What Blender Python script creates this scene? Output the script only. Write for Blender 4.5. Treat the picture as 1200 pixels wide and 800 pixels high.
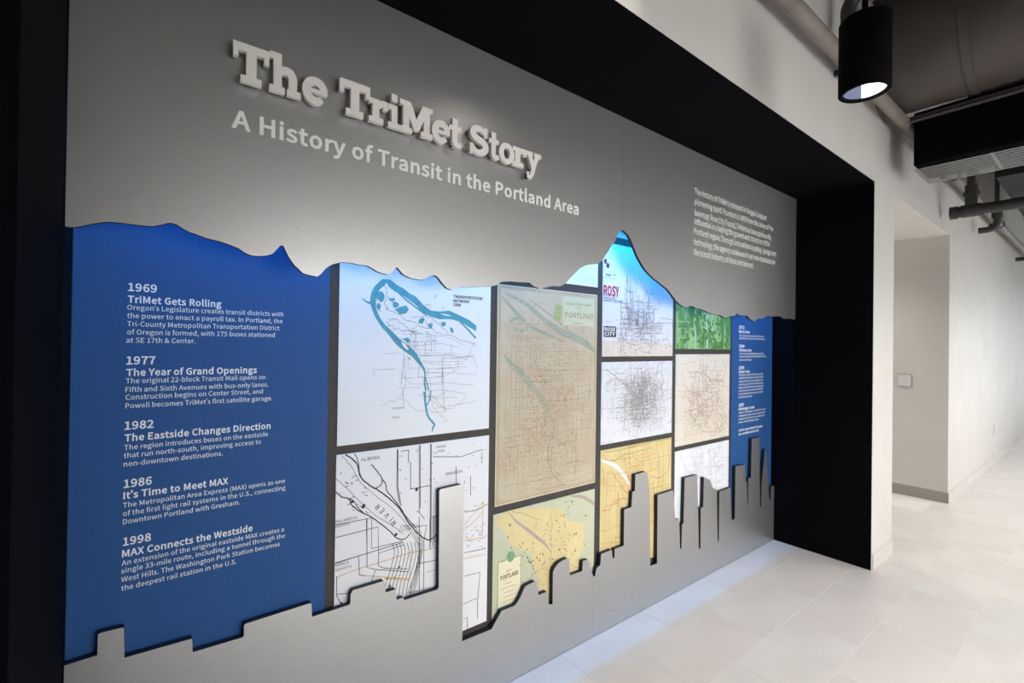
import bpy, math, random
from mathutils import Vector, Matrix
from mathutils.geometry import tessellate_polygon

for o in list(bpy.data.objects): bpy.data.objects.remove(o)
S = bpy.context.scene
COL = S.collection

# ------------------------------------------------------------------ camera
F = 552.256; CAM = Vector((0, 0, 1.45))
YAW, PIT, ROL = .6593, .0060, .0139
_fw = Vector((math.sin(YAW)*math.cos(PIT), math.cos(YAW)*math.cos(PIT), math.sin(PIT)))
_rt = Vector((math.cos(YAW), -math.sin(YAW), 0)); _up = _rt.cross(_fw)
RT = _rt*math.cos(ROL) + _up*math.sin(ROL); UP = _up*math.cos(ROL) - _rt*math.sin(ROL)
cd = bpy.data.cameras.new('camera'); cam = bpy.data.objects.new('camera', cd); COL.objects.link(cam)
cam.matrix_world = Matrix(((RT.x, UP.x, -_fw.x, 0), (RT.y, UP.y, -_fw.y, 0), (RT.z, UP.z, -_fw.z, CAM.z), (0, 0, 0, 1)))
cd.sensor_width = 36; cd.lens = F/1200*36; cd.clip_start = .02
cd.dof.use_dof = True; cd.dof.focus_distance = 1.75; cd.dof.aperture_fstop = 2.8
S.camera = cam

# ------------------------------------------------------------------ world, exposure, lights
S.view_settings.view_transform = 'Standard'; S.view_settings.look = 'None'
S.view_settings.exposure = 0.0; S.view_settings.gamma = 1
w = bpy.data.worlds.new('world'); S.world = w; w.use_nodes = True
w.node_tree.nodes['Background'].inputs[0].default_value = (.75, .85, 1, 1)
w.node_tree.nodes['Background'].inputs[1].default_value = .4

def area(name, loc, target, sx, sy, power, color, spread=180):
    l = bpy.data.lights.new(name, 'AREA'); l.shape = 'RECTANGLE'; l.size = sx; l.size_y = sy
    l.energy = power; l.color = color; l.spread = math.radians(spread)
    o = bpy.data.objects.new(name, l); COL.objects.link(o); o.location = loc
    o.rotation_euler = (Vector(target)-Vector(loc)).to_track_quat('-Z', 'Z').to_euler()
    return o
def spot(name, loc, target, power, color, angle, r=.04, blend=.6):
    l = bpy.data.lights.new(name, 'SPOT'); l.energy = power; l.color = color
    l.spot_size = math.radians(angle); l.spot_blend = blend; l.shadow_soft_size = r
    o = bpy.data.objects.new(name, l); COL.objects.link(o); o.location = loc
    o.rotation_euler = (Vector(target)-Vector(loc)).to_track_quat('-Z', 'Y').to_euler()
    return o
# daylight through the glazing on the far side of the corridor (window_1, window_2)
area('window_light', (2.2, -2.36, 1.0), (2.2, 5, .9), 2.9, 1.7, 29, (1, .99, .97), 90)
area('window_light', (7.2, -2.36, 1.0), (7.2, 5, .9), 5.0, 1.7, 19, (.97, .98, 1), 84)
# daylight at the end of the corridor
area('corridor_end_light', (15.8, -.6, 1.25), (0, -.6, 1.1), 2.8, 1.7, 42, (.72, .86, 1))
# warm linear luminaires hung under the dark ceiling
area('ceiling_lamp_light', (2.9, -.95, 3.78), (2.9, -.95, 0), 3.6, .12, 74, (1, .955, .89), 100)
area('ceiling_lamp_light', (6.6, -.95, 3.78), (6.6, -.95, 0), 3.6, .12, 62, (1, .955, .89), 100)
area('ceiling_lamp_light', (11.2, -.95, 3.78), (11.2, -.95, 0), 3.6, .12, 40, (1, .96, .91), 100)
# two track spots above the picture, aimed at the plates
spot('track_spot_light', (1.33, .73, 2.71), (.86, 1.46, 2.10), 1.9, (1, .93, .84), 62, .05, 1)
spot('track_spot_light', (3.45, -.02, 2.92), (2.9, 1.46, 1.6), 8, (1, .92, .82), 42, .06)
# added fill light without a fixture, brightens the side passage
area('passage_fill_light', (5.1, 2.1, 2.54), (5.1, 2.1, 0), .5, .5, 13, (1, .94, .86), 140)
# blue LED strip in its channel behind the upper plates
area('led_light', (1.81, 1.488, 2.066), (1.81, 1.488, 0), 3.80, .008, 24, (.005, .36, 1.0))

# ------------------------------------------------------------------ helpers
def at(px, py, Y):
    d = RT*((px-600)/F) + UP*((400-py)/F) + _fw
    p = CAM + d*((Y-CAM.y)/d.y); return (p.x, p.z)
def tag(o, label=None, cat=None, group=None, kind=None):
    if label: o['label'] = label
    if cat: o['category'] = cat
    if group: o['group'] = group
    if kind: o['kind'] = kind
    return o
def link(name, me, parent=None):
    o = bpy.data.objects.new(name, me); COL.objects.link(o)
    if parent: o.parent = parent
    return o
def empty(name, loc):
    o = bpy.data.objects.new(name, None); COL.objects.link(o); o.location = loc; o.empty_display_size = .05; return o

class MB:
    def __init__(s): s.v = []; s.f = []; s.m = []; s.sm = []
    def add(s, vs, fs, m=0, smooth=False):
        b = len(s.v); s.v += [tuple(v) for v in vs]
        for f in fs: s.f.append(tuple(b+i for i in f)); s.m.append(m); s.sm.append(smooth)
    def box(s, x0, x1, y0, y1, z0, z1, m=0):
        vs = [(x, y, z) for x in (x0, x1) for y in (y0, y1) for z in (z0, z1)]
        s.add(vs, [(0, 1, 3, 2), (4, 6, 7, 5), (0, 4, 5, 1), (2, 3, 7, 6), (0, 2, 6, 4), (1, 5, 7, 3)], m)
    def tube(s, a, b, r, n=20, m=0, caps=True, r2=None):
        a = Vector(a); b = Vector(b); d = (b-a).normalized()
        u = d.orthogonal().normalized(); w_ = d.cross(u); r2 = r if r2 is None else r2
        vs = []
        for p, q in ((a, r), (b, r2)):
            for i in range(n):
                t = 2*math.pi*i/n; vs.append(p+(u*math.cos(t)+w_*math.sin(t))*q)
        s.add(vs, [(i, (i+1) % n, n+(i+1) % n, n+i) for i in range(n)], m, True)
        if caps: s.add(vs[:n], [tuple(range(n))[::-1]], m); s.add(vs[n:], [tuple(range(n))], m)
    def path(s, pts, r, n=14, m=0):
        pts = [Vector(p) for p in pts]; vs = []; ref = None
        for i, p in enumerate(pts):
            d = (pts[min(i+1, len(pts)-1)]-pts[max(i-1, 0)]).normalized()
            u = d.orthogonal().normalized() if ref is None else (ref-d*ref.dot(d)).normalized()
            ref = u; w_ = d.cross(u)
            for k in range(n):
                t = 2*math.pi*k/n; vs.append(p+(u*math.cos(t)+w_*math.sin(t))*r)
        fs = []
        for i in range(len(pts)-1):
            for k in range(n): fs.append((i*n+k, i*n+(k+1) % n, (i+1)*n+(k+1) % n, (i+1)*n+k))
        s.add(vs, fs, m, True); s.add(vs[:n], [tuple(range(n))[::-1]], m); s.add(vs[-n:], [tuple(range(n))], m)
    def prism(s, poly, y0, y1, m=0, mside=None, holes=()):
        """outline in (x, z), front face at y0 (towards the viewer), back at y1"""
        loops = [list(poly)]+[list(h) for h in holes]
        allp = [p for l in loops for p in l]
        tri = tessellate_polygon([[Vector((p[0], p[1], 0)) for p in l] for l in loops])
        ms = m if mside is None else mside
        fr = []
        for t in tri:
            a, b, c = (allp[i] for i in t)
            ar = (b[0]-a[0])*(c[1]-a[1])-(b[1]-a[1])*(c[0]-a[0])
            if abs(ar) < 1e-12: continue
            fr.append(tuple(t) if ar > 0 else tuple(t)[::-1])
        s.add([(p[0], y0, p[1]) for p in allp], fr, m)
        if y1 is None: return
        s.add([(p[0], y1, p[1]) for p in allp], [f[::-1] for f in fr], ms)
        for l in loops:
            n = len(l); vs = [(p[0], y0, p[1]) for p in l]+[(p[0], y1, p[1]) for p in l]
            s.add(vs, [(i, n+i, n+(i+1) % n, (i+1) % n) for i in range(n)], ms)
    def lift(s):
        s.k = getattr(s, 'k', 0)+1; return (s.k % 60)*3e-6
    def ribbon(s, pts, wd, y, clip=None, m=0):
        """flat printed stroke in the xz plane; pts (x,z) or (x,z,w)"""
        y -= s.lift()
        P = [(p[0], p[1], p[2] if len(p) > 2 else wd) for p in pts]
        if clip:
            x0, x1, z0, z1 = clip
            P = [(min(max(p[0], x0), x1), min(max(p[1], z0), z1), p[2]) for p in P]
        vs = []
        for i, p in enumerate(P):
            a = P[max(i-1, 0)]; b = P[min(i+1, len(P)-1)]
            dx, dz = b[0]-a[0], b[1]-a[1]; L = math.hypot(dx, dz) or 1
            nx, nz = -dz/L*p[2]/2, dx/L*p[2]/2
            vs += [(p[0]+nx, y, p[1]+nz), (p[0]-nx, y, p[1]-nz)]
        s.add(vs, [(2*i, 2*i+1, 2*i+3, 2*i+2) for i in range(len(P)-1)], m)
    def disc(s, x, z, rx, rz, y, n=12, m=0):
        y -= s.lift()
        s.add([(x+rx*math.cos(2*math.pi*i/n), y, z+rz*math.sin(2*math.pi*i/n)) for i in range(n)], [tuple(range(n))], m)
    def mesh(s, name, mats):
        me = bpy.data.meshes.new(name); me.from_pydata(s.v, [], s.f)
        for q in (mats if isinstance(mats, (list, tuple)) else [mats]): me.materials.append(q)
        me.polygons.foreach_set('material_index', s.m); me.polygons.foreach_set('use_smooth', s.sm); me.update(); return me
    def build(s, name, mats, parent=None): return link(name, s.mesh(name, mats), parent)

def smoothpath(pts, sub=5):
    """Catmull-Rom through tuples"""
    out = []; n = len(pts)
    for i in range(n-1):
        p0, p1, p2, p3 = pts[max(i-1, 0)], pts[i], pts[i+1], pts[min(i+2, n-1)]
        for k in range(sub):
            t = k/sub
            out.append(tuple(.5*((2*b)+(-a+c)*t+(2*a-5*b+4*c-d)*t*t+(-a+3*b-3*c+d)*t**3) for a, b, c, d in zip(p0, p1, p2, p3)))
    out.append(tuple(pts[-1])); return out

# ------------------------------------------------------------------ materials
def mat(name, col, rough=.6, metal=0., col2=None, scale=8, detail=4, stretch=(1, 1, 1), bump=0., emit=None, estr=0, spec=.5, contrast=(.35, .65), aniso=0):
    m = bpy.data.materials.new(name); m.use_nodes = True; nt = m.node_tree; b = nt.nodes['Principled BSDF']
    b.inputs['Base Color'].default_value = (*col, 1); b.inputs['Roughness'].default_value = rough
    b.inputs['Metallic'].default_value = metal; b.inputs['Specular IOR Level'].default_value = spec
    b.inputs['Anisotropic'].default_value = aniso
    if col2 or bump:
        tc = nt.nodes.new('ShaderNodeTexCoord'); mp = nt.nodes.new('ShaderNodeMapping'); mp.inputs['Scale'].default_value = stretch
        nz = nt.nodes.new('ShaderNodeTexNoise'); nz.inputs['Scale'].default_value = scale; nz.inputs['Detail'].default_value = detail
        nt.links.new(tc.outputs['Object'], mp.inputs[0]); nt.links.new(mp.outputs[0], nz.inputs[0])
        if col2:
            r = nt.nodes.new('ShaderNodeValToRGB'); r.color_ramp.elements[0].color = (*col, 1); r.color_ramp.elements[1].color = (*col2, 1)
            r.color_ramp.elements[0].position, r.color_ramp.elements[1].position = contrast
            nt.links.new(nz.outputs[0], r.inputs[0]); nt.links.new(r.outputs[0], b.inputs['Base Color'])
        if bump:
            bp = nt.nodes.new('ShaderNodeBump'); bp.inputs['Strength'].default_value = bump; bp.inputs['Distance'].default_value = .002
            nt.links.new(nz.outputs[0], bp.inputs['Height']); nt.links.new(bp.outputs[0], b.inputs['Normal'])
    if emit: b.inputs['Emission Color'].default_value = (*emit, 1); b.inputs['Emission Strength'].default_value = estr
    return m
M = {}
M['wall'] = mat('painted wall', (.66, .635, .60), .55, col2=(.70, .675, .64), scale=2.5, bump=.02)
M['black'] = mat('black niche paint', (.0028, .0028, .0038), .9, col2=(.0036, .0036, .0052), scale=5, spec=.05)
M['ceil'] = mat('dark painted deck', (.014, .013, .012), .9, col2=(.022, .020, .019), scale=3)
M['tile'] = mat('porcelain tile', (.66, .635, .615), .42, col2=(.72, .70, .68), scale=3.5, detail=6, bump=.01)
M['tile_b'] = mat('porcelain tile rosy', (.665, .625, .61), .42, col2=(.71, .675, .66), scale=3, detail=6, bump=.01)
M['tile_c'] = mat('porcelain tile grey', (.65, .635, .62), .42, col2=(.70, .69, .67), scale=4, detail=6, bump=.01)
M['grout'] = mat('pale grout', (.78, .755, .73), .6, col2=(.76, .735, .71), scale=60)
M['base'] = mat('vinyl baseboard', (.36, .33, .29), .5, col2=(.38, .35, .31), scale=30)
M['steel'] = mat('brushed aluminium', (.49, .487, .482), .38, .83, col2=(.53, .527, .52), scale=26, detail=9, stretch=(1, 1, 16), bump=.06)
M['edge'] = mat('black plate edge', (.006, .006, .007), .6, col2=(.009, .009, .01), scale=50)
M['letter'] = mat('painted sign letter', (.80, .77, .73), .5, col2=(.83, .80, .76), scale=60)
M['vinyl'] = mat('white vinyl lettering', (.88, .88, .87), .5, col2=(.90, .90, .89), scale=80)
M['board'] = mat('dark backing board', (.048, .040, .036), .7, col2=(.058, .049, .044), scale=40)
M['blue'] = mat('printed blue panel', (.020, .088, .265), .6, col2=(.024, .098, .285), scale=30, detail=8, stretch=(30, 1, 1), bump=.02, spec=.25)
M['print_white'] = mat('print white on blue', (.88, .90, .92), .6, col2=(.85, .88, .91), scale=80)
M['duct'] = mat('galvanised duct', (.075, .062, .054), .65, .1, col2=(.10, .084, .074), scale=3)
M['pipe'] = mat('painted pipe', (.20, .175, .155), .6, col2=(.24, .21, .185), scale=10)
M['darkpipe'] = mat('black iron pipe', (.03, .028, .027), .55, col2=(.045, .042, .04), scale=12)
M['lampblack'] = mat('black lamp housing', (.0025, .0025, .003), .9, col2=(.0035, .0035, .004), scale=20, spec=.06)
M['slat'] = mat('silver grille slat', (.42, .42, .42), .35, .8, col2=(.5, .5, .5), scale=20)
M['lens'] = mat('lit lamp lens', (.9, .9, .9), .3, emit=(1, .98, .95), estr=9)
M['reflector'] = mat('lamp reflector', (.34, .38, .60), .25, .6, emit=(.42, .47, .75), estr=.3)
M['led'] = mat('blue led', (.1, .3, .9), .4, emit=(.02, .34, 1), estr=2)
M['white_plastic'] = mat('white plastic', (.72, .71, .74), .4, col2=(.75, .74, .77), scale=30)
M['glass'] = mat('bright window glass', (.8, .85, .9), .2, emit=(.9, .95, 1), estr=.6)
M['frame'] = mat('window frame', (.12, .12, .12), .5, col2=(.14, .14, .14), scale=20)

# ------------------------------------------------------------------ setting
YF, YU, YL, YW = .995, 1.465, 1.600, 1.625       # wall face, upper plate, skyline plate, prints
XL, XR, ZS, XO, XP, ZC = -.153, 3.772, 2.551, 4.222, 6.02, 4.3
def struct(o): o['kind'] = 'structure'; return o
# floor slab with individual tiles
b = MB(); b.box(-4, 16, -2.4, 3.4, -.08, -.0015); floor = struct(b.build('floor', M['grout']))
tl, tw, g = .61, .305, .003
tm = []
for mt in ('tile', 'tile_b', 'tile_c'):
    b = MB(); bx, by, bz = tl/2-g/2, tw/2-g/2, .0
    c = .0007
    vs = [(-bx, -by, -.008), (bx, -by, -.008), (bx, by, -.008), (-bx, by, -.008), (-bx+c, -by+c, 0), (bx-c, -by+c, 0), (bx-c, by-c, 0), (-bx+c, by-c, 0)]
    b.add(vs, [(0, 1, 5, 4), (1, 2, 6, 5), (2, 3, 7, 6), (3, 0, 4, 7), (4, 5, 6, 7)]); tm.append(b.mesh('tile', M[mt]))
rnd = random.Random(4)
rest = MB()
def vis(x, y):
    v = Vector((x, y, -1.45)); d = v.dot(_fw)
    if d < .3: return False
    px = 600+F*v.dot(RT)/d; py = 400-F*v.dot(UP)/d
    return -60 < px < 1280 and py < 880
nt_ = 0
rows = [1.078+tw*(k-.5) for k in range(-10, 7)]
for r, yc in enumerate(rows):
    off = (r % 2)*tl/2 + 2.16
    for k in range(-9, 22):
        xc = off+tl*(k+.5)
        if yc > YF and xc+tl/2 > 6.0 and yc > YF+.16: continue
        if yc > YF+.1 and (xc < XL-.3): continue
        if yc-tw/2 > 1.62 and xc < 4.3: continue
        if xc > 15.7 or xc < -3.7: continue
        if vis(xc, yc) and xc < 9.5 and nt_ < 280:
            o = link('tile', tm[rnd.choice((0, 0, 1, 2))], floor); o.location = (xc, yc, 0)
            o.rotation_euler.z = math.pi*rnd.randrange(2); nt_ += 1
        else:
            rest.box(xc-tl/2+g/2, xc+tl/2-g/2, yc-tw/2+g/2, yc+tw/2-g/2, -.0015, 0)
o = rest.build('tile_field', M['tile'], floor); o['kind'] = 'stuff'

b = MB()   # corridor wall: pieces around the niche and the side passage, one mesh
b.box(-4, XL-.24, YF, YF+.12, 0, ZC)
b.box(XL-.24, XR+.006, YF, YF+.12, ZS+.006, ZC)
b.box(XR+.006, XO, YF, YF+.62, 0, ZC); b.box(XO, XP, YF, YF+.12, ZS, ZC)
b.box(XP, 16, YF, YF+.12, 0, ZC)
b.box(XP, XP+.12, YF+.12, 3.4, 0, ZC)                 # passage right side, its far wall and ceiling
b.box(XO-.12, XO, YF+.12, 3.4, 0, ZC); b.box(XO, XP, 3.28, 3.4, 0, ZC); b.box(XO, XP, YF+.12, 3.28, ZS, ZS+.1)
struct(b.build('wall_front', M['wall']))
b = MB(); b.box(-4, 16, -2.52, -2.4, 0, .12); b.box(-4, 16, -2.52, -2.4, 2.6, ZC)
b.box(-4, .7, -2.52, -2.4, .12, 2.6); b.box(3.7, 4.6, -2.52, -2.4, .12, 2.6); b.box(9.8, 16, -2.52, -2.4, .12, 2.6)
struct(b.build('wall_back', M['wall']))
b = MB(); b.box(-4.1, -4, -2.4, YF, 0, ZC); struct(b.build('wall_left', M['wall']))
b = MB(); b.box(16, 16.1, -2.4, YF, 2.95, ZC); b.box(16, 16.1, -2.4, YF, 0, .25); b.box(16, 16.1, .85, YF, .25, 2.95); b.box(16, 16.1, -2.4, -2.05, .25, 2.95)
struct(b.build('wall_right', M['wall']))
b = MB(); b.box(-4, 16, -2.4, 3.4, ZC, ZC+.1); struct(b.build('ceiling', M['ceil']))
for i, (x0, x1) in enumerate(((.7, 3.7), (4.6, 9.8))):
    b = MB(); b.box(x0, x1, -2.50, -2.49, .12, 2.6); wn = struct(b.build('window_%d' % (i+1), M['glass']))
    b = MB(); b.box(x0, x1, -2.48, -2.42, .12, .17); b.box(x0, x1, -2.48, -2.42, 2.55, 2.6)
    for k in range(5):
        x = x0+(x1-x0-.05)*k/4; b.box(x, x+.05, -2.48, -2.42, .17, 2.55)
    b.build('window_frame', M['frame'], wn)
b = MB(); b.box(16.06, 16.07, -2.05, .85, .25, 2.95); struct(b.build('window_3', M['glass']))

# niche lining (black paint)
b = MB(); b.box(XL-.24, XL, YF-.004, 1.66, 0, ZS+.012); struct(b.build('wall_niche_left', M['black']))
b = MB(); b.box(XR, XR+.012, YF+.001, 1.66, 0, ZS+.012); struct(b.build('wall_niche_right', M['black']))
b = MB(); b.box(XL, XR, YF+.001, 1.66, ZS, ZS+.012); struct(b.build('ceiling_niche', M['black']))
b = MB(); b.box(XL-.24, XR+.01, 1.655, 1.70, 0, ZS+.012); struct(b.build('wall_niche_back', M['black']))
# baseboards
def bb(name, x0, x1, y0, y1):
    b = MB(); b.box(x0, x1, y0, y1, 0, .1); b.box(x0, x1, y0, y1, .1, .103) if False else None
    struct(b.build(name, M['base'] if name.endswith('passage') else M['wall']))
bb('baseboard_passage', XP-.008, XP, YF-.004, 3.28)
bb('baseboard_right', XP-.008, 16, YF-.009, YF)
bb('baseboard_middle', XR+.02, XO+.004, YF-.008, YF)

# ------------------------------------------------------------------ backing board and prints
b = MB(); b.box(XL+.0, XR, YW+.004, 1.654, .05, 2.52)
board = tag(b.build('backing_board', M['board']), 'dark brown backing board showing as bars between the mounted maps', 'board')

def col(r, g_, b_): return tuple(((c/255)/12.92 if c/255 <= .04045 else ((c/255+.055)/1.055)**2.4) for c in (r, g_, b_))
def K(name, rgb, rough=.6, rgb2=None, **kw): return mat(name, col(*rgb), rough, col2=col(*rgb2) if rgb2 else None, **kw)
def panel(name, rect, m, label, cat='map', group='maps mounted between the two blue panels', depth=.006):
    x0, x1, z0, z1 = rect; b = MB(); c = .0006
    b.box(x0, x1, YW, YW+depth-.002, z0, z1)
    o = b.build(name, m); return tag(o, label, cat, group)
YP = YW-.0004      # ink sits on the print
def ink(name, b, m, parent, stuff=False):
    o = b.build(name, m, parent)
    if stuff or name.endswith(('_lines', '_specks', '_marks', '_lettering', '_fields', '_streaks', 'river_print')): o['kind'] = 'stuff'
    return o

# glyph outlines: advance width, then closed loops of x, z (capital height 1027)
GLYPH = {}
GLYPH['&'] = (952, [[570, 989, 422, 1045, 251, 975, 186, 804, 204, 687, 254, 563, 112, 439, 50, 266, 137, 62, 363, -18, 526, 14, 658, 99, 781, 25, 895, -18, 929, 88, 837, 125, 737, 186, 842, 359, 916, 553, 797, 553, 736, 389, 653, 251, 511, 385, 392, 539, 551, 672, 623, 843], [423, 955, 497, 920, 520, 840, 467, 722, 345, 623, 308, 717, 296, 805, 330, 912], [213, 382, 305, 473, 429, 312, 574, 167, 480, 106, 378, 84, 234, 136, 175, 273]])
GLYPH['('] = (473, [[413, 1109, 335, 1146, 183, 815, 129, 436, 183, 55, 335, -275, 413, -239, 279, 83, 235, 436, 279, 786]])
GLYPH[')'] = (473, [[290, 815, 139, 1146, 59, 1109, 194, 786, 239, 436, 194, 83, 59, -239, 139, -275, 290, 55, 345, 436]])
GLYPH[','] = (389, [[281, 137, 202, 176, 134, 153, 105, 87, 133, 21, 199, -3, 214, -1, 176, -113, 74, -190, 105, -266, 255, -150, 310, 27]])
GLYPH['-'] = (486, [[423, 441, 64, 441, 64, 343, 423, 343]])
GLYPH['.'] = (389, [[260, 150, 195, 176, 129, 150, 102, 78, 129, 9, 195, -18, 260, 9, 287, 78]])
GLYPH['0'] = (777, [[389, 1045, 156, 914, 70, 517, 156, 115, 389, -18, 622, 115, 709, 517, 622, 914], [248, 843, 389, 944, 531, 843, 585, 517, 531, 188, 389, 85, 248, 188, 193, 517]])
GLYPH['1'] = (777, [[480, 1027, 382, 1027, 289, 984, 169, 954, 169, 873, 353, 873, 353, 106, 123, 106, 123, 0, 686, 0, 686, 106, 480, 106]])
GLYPH['2'] = (777, [[577, 963, 359, 1045, 189, 1004, 56, 895, 130, 822, 227, 907, 343, 941, 485, 884, 532, 738, 418, 446, 62, 76, 62, 0, 707, 0, 707, 111, 423, 111, 255, 101, 547, 431, 658, 744]])
GLYPH['3'] = (777, [[579, 978, 364, 1045, 206, 1010, 78, 923, 147, 842, 245, 914, 360, 941, 487, 897, 534, 779, 471, 639, 249, 583, 249, 485, 498, 428, 569, 279, 511, 139, 360, 88, 212, 124, 106, 206, 41, 123, 170, 25, 368, -18, 602, 59, 699, 275, 636, 447, 482, 535, 482, 542, 614, 633, 664, 789]])
GLYPH['4'] = (777, [[597, 1027, 455, 1027, 28, 367, 28, 283, 476, 283, 476, 0, 597, 0, 597, 283, 734, 283, 734, 385, 597, 385], [478, 887, 483, 887, 476, 700, 476, 385, 161, 385, 395, 735]])
GLYPH['5'] = (777, [[154, 1027, 120, 548, 189, 504, 271, 549, 360, 564, 515, 503, 573, 331, 509, 153, 354, 88, 205, 123, 102, 202, 38, 118, 168, 24, 367, -18, 600, 74, 703, 333, 612, 582, 394, 661, 311, 650, 239, 620, 266, 917, 653, 917, 653, 1027]])
GLYPH['6'] = (777, [[597, 1015, 458, 1045, 194, 918, 78, 490, 176, 109, 422, -18, 629, 74, 717, 315, 639, 557, 431, 637, 309, 605, 199, 514, 280, 846, 464, 940, 553, 918, 626, 861, 699, 940], [410, 542, 550, 481, 595, 315, 545, 146, 422, 83, 269, 167, 202, 412, 308, 513]])
GLYPH['7'] = (777, [[711, 1027, 69, 1027, 69, 917, 567, 917, 353, 500, 277, 0, 410, 0, 477, 510, 711, 950]])
GLYPH['8'] = (777, [[601, 966, 395, 1042, 194, 970, 113, 782, 155, 642, 252, 545, 252, 539, 123, 430, 64, 255, 157, 59, 392, -18, 624, 58, 713, 246, 660, 415, 541, 517, 541, 524, 631, 625, 676, 772], [276, 901, 394, 947, 521, 894, 567, 765, 540, 656, 462, 557, 300, 642, 230, 782], [218, 399, 319, 499, 510, 405, 591, 251, 537, 126, 394, 77, 239, 131, 178, 266]])
GLYPH['9'] = (777, [[356, 1045, 149, 953, 62, 711, 139, 471, 345, 389, 471, 423, 581, 514, 499, 182, 325, 88, 230, 109, 151, 167, 81, 87, 185, 12, 329, -18, 587, 114, 702, 557, 603, 923], [232, 881, 357, 945, 512, 863, 580, 622, 473, 516, 366, 485, 228, 547, 182, 711]])
GLYPH['A'] = (852, [[353, 1027, 6, 0, 136, 0, 235, 314, 611, 314, 709, 0, 846, 0, 497, 1027], [420, 922, 426, 922, 578, 416, 268, 416, 371, 746]])
GLYPH['B'] = (920, [[141, 1027, 141, 0, 468, 0, 749, 75, 857, 301, 798, 467, 648, 546, 648, 553, 760, 638, 798, 776, 700, 969, 445, 1027], [270, 924, 429, 924, 610, 887, 671, 759, 613, 636, 423, 591, 270, 591], [270, 490, 450, 490, 657, 446, 730, 305, 656, 152, 450, 104, 270, 104]])
GLYPH['C'] = (894, [[702, 1006, 536, 1045, 211, 903, 81, 513, 209, 122, 528, -18, 705, 20, 843, 129, 772, 211, 665, 126, 534, 95, 300, 209, 214, 517, 304, 820, 538, 931, 655, 905, 748, 835, 818, 919]])
GLYPH['D'] = (964, [[141, 1027, 141, 0, 403, 0, 758, 137, 881, 517, 758, 895, 398, 1027], [270, 922, 387, 922, 658, 817, 748, 517, 658, 214, 387, 106, 270, 106]])
GLYPH['E'] = (825, [[141, 1027, 141, 0, 748, 0, 748, 111, 270, 111, 270, 485, 660, 485, 660, 595, 270, 595, 270, 917, 732, 917, 732, 1027]])
GLYPH['F'] = (773, [[141, 1027, 141, 0, 270, 0, 270, 461, 662, 461, 662, 570, 270, 570, 270, 917, 732, 917, 732, 1027]])
GLYPH['G'] = (965, [[731, 1005, 552, 1045, 215, 903, 81, 513, 212, 122, 545, -18, 730, 16, 861, 101, 861, 532, 524, 532, 524, 424, 742, 424, 742, 155, 662, 111, 557, 95, 303, 209, 214, 517, 307, 820, 556, 931, 686, 903, 777, 835, 847, 919]])
GLYPH['H'] = (1020, [[270, 1027, 141, 1027, 141, 0, 270, 0, 270, 485, 749, 485, 749, 0, 880, 0, 880, 1027, 749, 1027, 749, 597, 270, 597]])
GLYPH['I'] = (410, [[270, 1027, 141, 1027, 141, 0, 270, 0]])
GLYPH['J'] = (749, [[615, 1027, 485, 1027, 485, 314, 443, 146, 319, 95, 220, 122, 141, 211, 49, 144, 164, 23, 332, -18, 548, 75, 615, 301]])
GLYPH['K'] = (905, [[270, 1027, 141, 1027, 141, 0, 270, 0, 270, 325, 447, 535, 755, 0, 899, 0, 528, 637, 850, 1027, 703, 1027, 270, 511]])
GLYPH['L'] = (761, [[270, 1027, 141, 1027, 141, 0, 720, 0, 720, 111, 270, 111]])
GLYPH['M'] = (1137, [[141, 1027, 141, 0, 258, 0, 258, 569, 241, 871, 246, 871, 524, 104, 611, 104, 887, 871, 892, 871, 875, 569, 875, 0, 996, 0, 996, 1027, 840, 1027, 644, 478, 573, 263, 567, 263, 297, 1027]])
GLYPH['N'] = (1013, [[141, 1027, 141, 0, 263, 0, 263, 539, 258, 701, 248, 860, 254, 860, 364, 648, 738, 0, 871, 0, 871, 1027, 748, 1027, 748, 493, 754, 329, 766, 168, 759, 168, 648, 380, 273, 1027]])
GLYPH['O'] = (1039, [[520, 1045, 204, 904, 81, 517, 204, 126, 520, -18, 835, 126, 958, 517, 835, 904], [298, 820, 520, 931, 742, 820, 825, 517, 742, 210, 520, 95, 298, 210, 214, 517]])
GLYPH['P'] = (887, [[141, 1027, 141, 0, 270, 0, 270, 409, 440, 409, 713, 486, 818, 725, 712, 960, 434, 1027], [270, 922, 417, 922, 621, 880, 689, 725, 624, 565, 423, 514, 270, 514]])
GLYPH['Q'] = (1039, [[520, 1045, 204, 904, 81, 517, 185, 150, 457, -14, 596, -188, 833, -258, 918, -251, 980, -234, 955, -134, 909, -145, 847, -150, 697, -115, 595, -13, 858, 155, 958, 517, 835, 904], [298, 820, 520, 931, 742, 820, 825, 517, 742, 205, 520, 90, 298, 205, 214, 517]])
GLYPH['R'] = (889, [[141, 1027, 141, 0, 270, 0, 270, 436, 455, 436, 704, 0, 850, 0, 590, 450, 757, 547, 821, 739, 720, 963, 462, 1027], [270, 922, 443, 922, 628, 881, 692, 739, 628, 589, 443, 539, 270, 539]])
GLYPH['S'] = (835, [[608, 1010, 438, 1045, 207, 968, 115, 773, 183, 600, 324, 510, 471, 445, 593, 377, 643, 262, 586, 141, 427, 95, 273, 130, 144, 223, 67, 133, 225, 23, 426, -18, 680, 67, 775, 273, 713, 448, 563, 548, 417, 611, 302, 672, 246, 783, 299, 891, 438, 931, 567, 906, 672, 836, 739, 919]])
GLYPH['T'] = (839, [[796, 1027, 43, 1027, 43, 917, 354, 917, 354, 0, 485, 0, 485, 917, 796, 917]])
GLYPH['U'] = (1010, [[266, 1027, 137, 1027, 137, 423, 243, 79, 506, -18, 768, 79, 874, 423, 874, 1027, 749, 1027, 749, 420, 678, 165, 506, 95, 335, 165, 266, 420]])
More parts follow.
